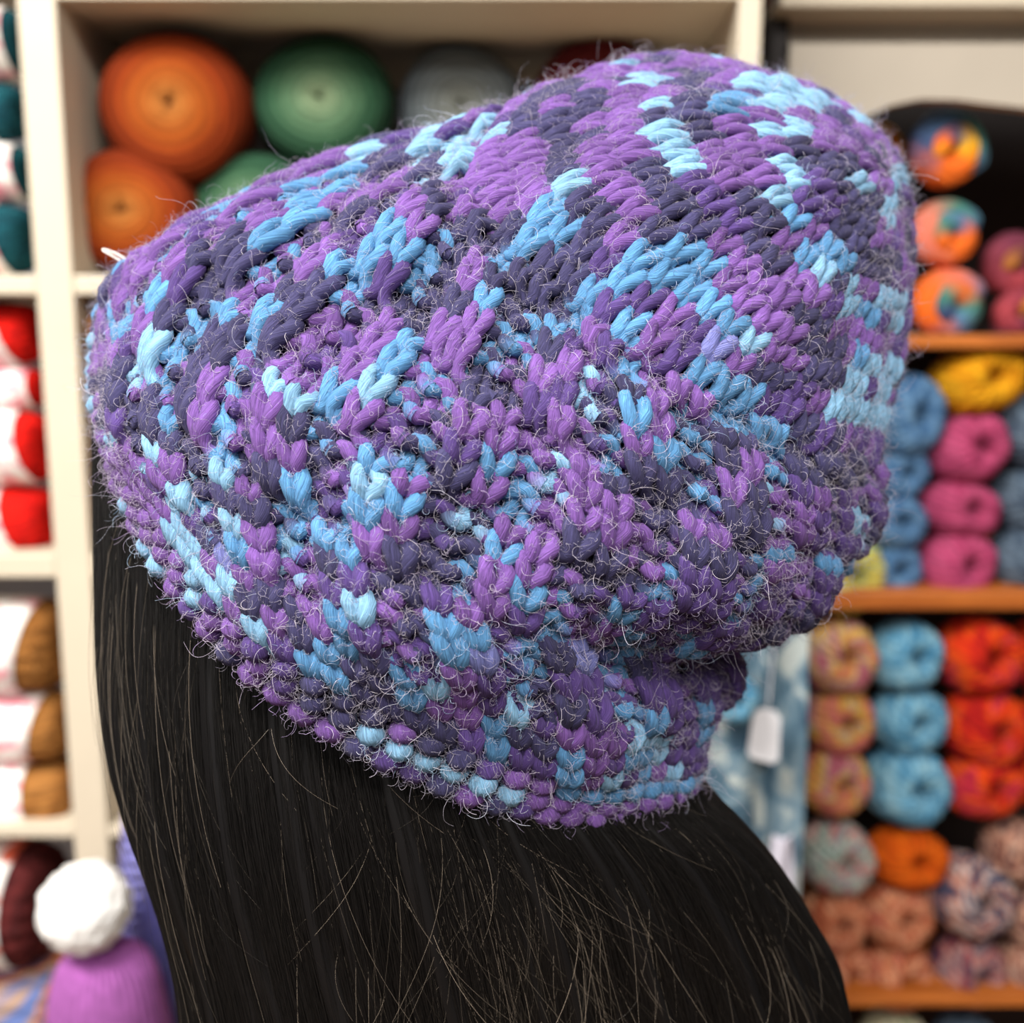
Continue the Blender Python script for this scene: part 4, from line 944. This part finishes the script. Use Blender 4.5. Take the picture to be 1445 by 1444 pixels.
# twisted rainbow hanks on the top shelf
def hank_mesh():
    n = 150; f = np.linspace(0, 1, n)
    a = f * 2 * PI * 1.75
    rad = 0.62 - 0.40 * f
    path = np.stack([rad * np.cos(a), -0.35 * f, rad * np.sin(a)], -1)
    tr = (0.40 - 0.12 * f) * np.clip(np.minimum(f, 1 - f) * 14 + 0.35, 0, 1)
    P = tube_points(path, tr, 28, (0, 1, 0))
    c = path[:, None]
    ang = np.linspace(0, 2 * PI, 28, endpoint=False)
    k = 1 + 0.07 * np.sin(7 * ang[None] + 26 * f[:, None])
    return grid_mesh('hank', c + (P - c) * k[..., None], False, True)
HANK = hank_mesh()
def hank_mat(name, cols):
    k = NT(name); tc = k.n('ShaderNodeTexCoord'); sx = k.n('ShaderNodeSeparateXYZ'); k.l(tc.outputs['UV'], sx.inputs[0])
    nz = k.n('ShaderNodeTexNoise'); nz.inputs['Scale'].default_value = 4; k.l(tc.outputs['Object'], nz.inputs['Vector'])
    fac = k.math('ADD', k.math('ADD', sx.outputs['X'], k.math('MULTIPLY', k.math('SINE', k.math('MULTIPLY', sx.outputs['Y'], 2 * PI)), 0.02)), k.math('MULTIPLY', k.math('SUBTRACT', nz.outputs['Fac'], 0.5), 0.10))
    k.l(k.ramp(fac, [(i / (len(cols) - 1), c) for i, c in enumerate(cols)]), k.b.inputs['Base Color'])
    k.b.inputs['Roughness'].default_value = 0.8; k.b.inputs['Sheen Weight'].default_value = 0.0
    k.bump(k.math('SINE', k.math('MULTIPLY', k.math('ADD', k.math('MULTIPLY', sx.outputs['Y'], 14.0), k.math('MULTIPLY', sx.outputs['X'], 20.0)), 2 * PI)), 0.5, 0.001)
    return k.m
BLU, TEA, ORG, YLW, SAL, NVY = srgb(84, 118, 158), srgb(64, 128, 112), srgb(232, 104, 14), srgb(246, 182, 16), srgb(226, 120, 96), srgb(50, 70, 110)
Mh1 = hank_mat('rainbow_hank_a', [BLU, TEA, BLU, NVY, ORG, ORG, YLW, NVY, ORG, YLW])
Mh2 = hank_mat('rainbow_hank_b', [BLU, TEA, SAL, SAL, ORG, ORG, BLU, TEA, ORG, ORG])
Mh3 = hank_mat('rainbow_hank_c', [BLU, SAL, ORG, ORG, BLU, TEA, ORG, TEA, NVY, NVY])
Mh4 = hank_mat('plum_hank', [srgb(86, 32, 48), srgb(120, 46, 70), srgb(170, 60, 70), srgb(90, 34, 60), srgb(206, 130, 40)])
Mh5 = hank_mat('golden_hank', [srgb(200, 130, 20), YLW, ORG, YLW])
G = 'twisted hanks on the top dark shelf'
def hank(mat, x, y, rx, ry, roll, label, Y=YR + 0.05): return place('yarn_hank', HANK, mat, x, y, rx, ry, Y, label, 'yarn', G, roll=roll, yaw=0.15)
hank(Mh1, 1330, 216, 64, 64, 0.8, 'blue, orange and yellow twisted hank at the top of the rainbow stack')
hank(Mh2, 1330, 334, 60, 52, 0.0, 'salmon, teal and orange twisted hank in the middle of the rainbow stack')
hank(Mh3, 1334, 432, 62, 54, 0.0, 'orange and teal coiled hank at the bottom of the rainbow stack')
hank(Mh5, 1232, 218, 44, 46, 0.5, 'golden hank half hidden behind the hat crown', YR + 0.09)
hank(Mh2, 1232, 330, 44, 50, 2.0, 'rainbow hank behind the hat crown, in the middle of its stack', YR + 0.09)
hank(Mh3, 1232, 426, 44, 46, 0.7, 'rainbow hank behind the hat crown at the foot of its stack', YR + 0.09)
hank(Mh4, 1424, 378, 54, 54, 1.0, 'plum coloured hank by the frame edge', YR + 0.12)
hank(Mh4, 1430, 444, 52, 40, 2.7, 'plum and ochre hank lying on the top board by the frame edge', YR + 0.10)

# ---------------------------------------------------------------- blue patterned scarf with a price tag, hung from a peg
def cloth(name, x0, x1, y0, y1, Y, mat, parent, amp=0.008, waves=3.0, thick=0.003, taper=0.0, seed=0, nx=60, ny=60, side_round=0.0):
    xs = np.linspace(0, 1, nx); ys = np.linspace(0, 1, ny); Xg, Yg = np.meshgrid(xs, ys, indexing='ij')
    A, B = on_plane(x0, y0, Y), on_plane(x1, y1, Y)
    cx = (A.x + B.x) / 2; w = (B.x - A.x) * (1 - taper * (1 - Yg) ** 2)
    X = cx + (Xg - 0.5) * w; Z = A.z + (B.z - A.z) * Yg
    Yd = Y + amp * np.sin(waves * 2 * PI * Xg + seed + 1.2 * np.sin(3 * Yg + seed)) + 0.4 * amp * np.sin(7 * Xg + 9 * Yg + seed) + side_round * (2 * Xg - 1) ** 2
    o = mesh_obj(name, grid_mesh(name, np.stack([X, Yd, Z], -1)), mat, parent)
    md = o.modifiers.new('thickness', 'SOLIDIFY'); md.thickness = thick
    return o
def denim_mat():
    k = NT('blue_white_weave'); tc = k.n('ShaderNodeTexCoord'); mp = k.n('ShaderNodeMapping'); mp.inputs['Scale'].default_value = (2.0, 9.0, 1); mp.inputs['Rotation'].default_value = (0, 0, 0.25); k.l(tc.outputs['UV'], mp.inputs['Vector'])
    nz = k.n('ShaderNodeTexNoise'); nz.inputs['Scale'].default_value = 1.3; nz.inputs['Detail'].default_value = 3; nz.inputs['Distortion'].default_value = 0.8; k.l(mp.outputs[0], nz.inputs['Vector'])
    k.l(k.ramp(nz.outputs['Fac'], [(0.34, srgb(50, 78, 98)), (0.47, srgb(84, 112, 130)), (0.55, srgb(116, 138, 150)), (0.62, srgb(170, 178, 176))]), k.b.inputs['Base Color'])
    k.b.inputs['Roughness'].default_value = 0.9; k.bump(nz.outputs['Fac'], 0.6, 0.004)
    return k.m
M_DEN = denim_mat()
YS = 0.93
p0 = on_plane(1085, 742, YS)
scarf = empty('hanging_scarf', (0, 0, 0)); tag(scarf, 'blue and white woven scarf hanging from a peg beside the hat', 'scarf')
cloth('cloth', 1012, 1121, 752, 1470, YS + 0.008, M_DEN, scarf, 0.006, 1.3, 0.004, 0.1, 0.4)
cloth('folded_end', 1004, 1072, 752, 1330, YS - 0.014, M_DEN, scarf, 0.007, 1.0, 0.004, 0.1, 2.1)
M_LAV = plain('pale_lavender_lining', srgb(196, 192, 206), 0.9, 0.08, 20)
cloth('pale_lining', 1086, 1119, 1180, 1330, YS - 0.004, M_LAV, scarf, 0.003, 1.0, 0.003, 0.3, 1.0)
bm = bmesh.new(); bmesh.ops.create_cone(bm, cap_ends=True, segments=16, radius1=0.006, radius2=0.006, depth=0.16)
bmesh.ops.transform(bm, verts=bm.verts, matrix=Matrix.Translation((p0.x, YS + 0.06, p0.z - 0.006)) @ Matrix.Rotation(PI / 2, 4, 'X'))
bmesh.ops.create_uvsphere(bm, u_segments=14, v_segments=10, radius=0.010, matrix=Matrix.Translation((p0.x, YS - 0.024, p0.z - 0.006)))
tag(bm_obj('wall_peg', bm, M_WOOD, None, True), 'round wooden peg on the shelf side holding the woven scarf', 'peg')
M_TAG = plain('white_card', srgb(232, 232, 238), 0.5, 0.02)
ptag = empty('price_tag', (0, 0, 0)); tag(ptag, 'blank white price tag dangling on a string over the woven scarf', 'tag')
YT = YS - 0.028
bm = bmesh.new()
outline = [(1063, 1006), (1074, 1000), (1094, 1003), (1102, 1014), (1099, 1072), (1090, 1078), (1060, 1070), (1055, 1062)]
f_ = [bm.verts.new(on_plane(x, y, YT)) for x, y in outline]
ff = bm.faces.new(f_)
r = bmesh.ops.extrude_face_region(bm, geom=[ff]); bmesh.ops.translate(bm, verts=[v for v in r['geom'] if isinstance(v, bmesh.types.BMVert)], vec=(0, 0.0012, 0))
bmesh.ops.recalc_face_normals(bm, faces=bm.faces)
bm_obj('card', bm, M_TAG, ptag)
tube('string', [tuple(on_plane(x, y, YT - 0.001)) for x, y in [(1083, 1008), (1086, 980), (1090, 930), (1094, 880), (1090, 800), (1086, 746)]], 0.0006, M_TAG, ptag, 6, (0, 1, 0))
M_JAR = plain('pale_blue_bundle', srgb(150, 176, 178), 0.8, 0.1, 40, 0.002)
place('yarn_ball', BALLS[1], M_sky, 1034, 985, 34, 36, YS - 0.05, 'pale blue bundle of yarn tucked between hat and woven scarf', 'yarn', None, 0.3)

# ---------------------------------------------------------------- bobble hat and periwinkle knit hanging at the shelf post
YP = 0.80
M_MAU = plain('mauve_wool', srgb(150, 84, 152), 0.95, 0.18, 120, 0.002)
M_WHT = plain('white_wool', srgb(250, 248, 246), 0.95, 0.03, 90, 0.002)
bob = empty('bobble_hat', tuple(on_plane(146, 1560, YP))); tag(bob, 'mauve knitted hat with a big white pompom beside the shelf post', 'hat')
d0 = float((np.array(on_plane(118, 1282, YP)) - CAMP) @ FWD)
pc = on_plane(120, 1281, YP) - bob.location
g = np.random.default_rng(5)
bm = bmesh.new(); bmesh.ops.create_icosphere(bm, subdivisions=5, radius=62 * d0 / FPX)
for v in bm.verts:
    q = v.co.normalized(); v.co *= 1 + 0.05 * math.sin(9 * q.x + 3) * math.sin(8 * q.y + 1) * math.sin(10 * q.z) + 0.03 * random.uniform(-1, 1)
bmesh.ops.translate(bm, verts=bm.verts, vec=pc)
bm_obj('pompom', bm, M_WHT, bob, True)
HATP = hermite_pts([(0.001, 0.0), (0.25, 0.015), (0.46, 0.07), (0.58, 0.2), (0.66, 0.45), (0.72, 0.75), (0.74, 0.9), (0.70, 0.93), (0.66, 0.9), (0.62, 0.6), (0.001, 0.2)], 60)
rid = lambda t, f: 0.012 * np.sin(40 * t) * np.clip(f * 6, 0, 1)
P = lathe_y(HATP, 160, rid)
top_p = on_plane(146, 1338, YP + 0.01) - bob.location; hh_ = 0.16
Pw = np.stack([P[..., 0] * 0.052 / 0.7 + top_p.x, P[..., 2] * 0.05 / 0.7 + top_p.y, top_p.z - P[..., 1] * hh_], -1)
mesh_obj('knit_body', grid_mesh('knit_body', Pw, True, False), M_MAU, bob)
def rib_mat():
    k = NT('periwinkle_rib'); tc = k.n('ShaderNodeTexCoord'); sx = k.n('ShaderNodeSeparateXYZ'); k.l(tc.outputs['UV'], sx.inputs[0])
    h = k.math('SINE', k.math('MULTIPLY', sx.outputs['Y'], 2 * PI * 30)); nz = k.n('ShaderNodeTexNoise'); nz.inputs['Scale'].default_value = 60; k.l(tc.outputs['Object'], nz.inputs['Vector'])
    k.l(k.ramp(nz.outputs['Fac'], [(0.3, srgb(108, 106, 178)), (0.7, srgb(144, 142, 206))]), k.b.inputs['Base Color']); k.b.inputs['Roughness'].default_value = 0.95
    k.bump(h, 0.8, 0.004); return k.m
per = empty('knitted_cowl', (0, 0, 0)); tag(per, 'periwinkle blue ribbed knit hanging behind the white pompom', 'garment')
cloth('ribbed_cloth', 150, 330, 1150, 1640, 0.885, rib_mat(), per, 0.010, 2.2, 0.005, 0.25, 0.8)
bm = bmesh.new(); hk = on_plane(232, 1148, 0.885)
tube('hook', [(hk.x, 0.945, hk.z + 0.012), (hk.x, 0.90, hk.z + 0.008), (hk.x, 0.885, hk.z), (hk.x, 0.875, hk.z + 0.006)], 0.002, M_TAG, per, 8, (1, 0, 0)); bm.free()
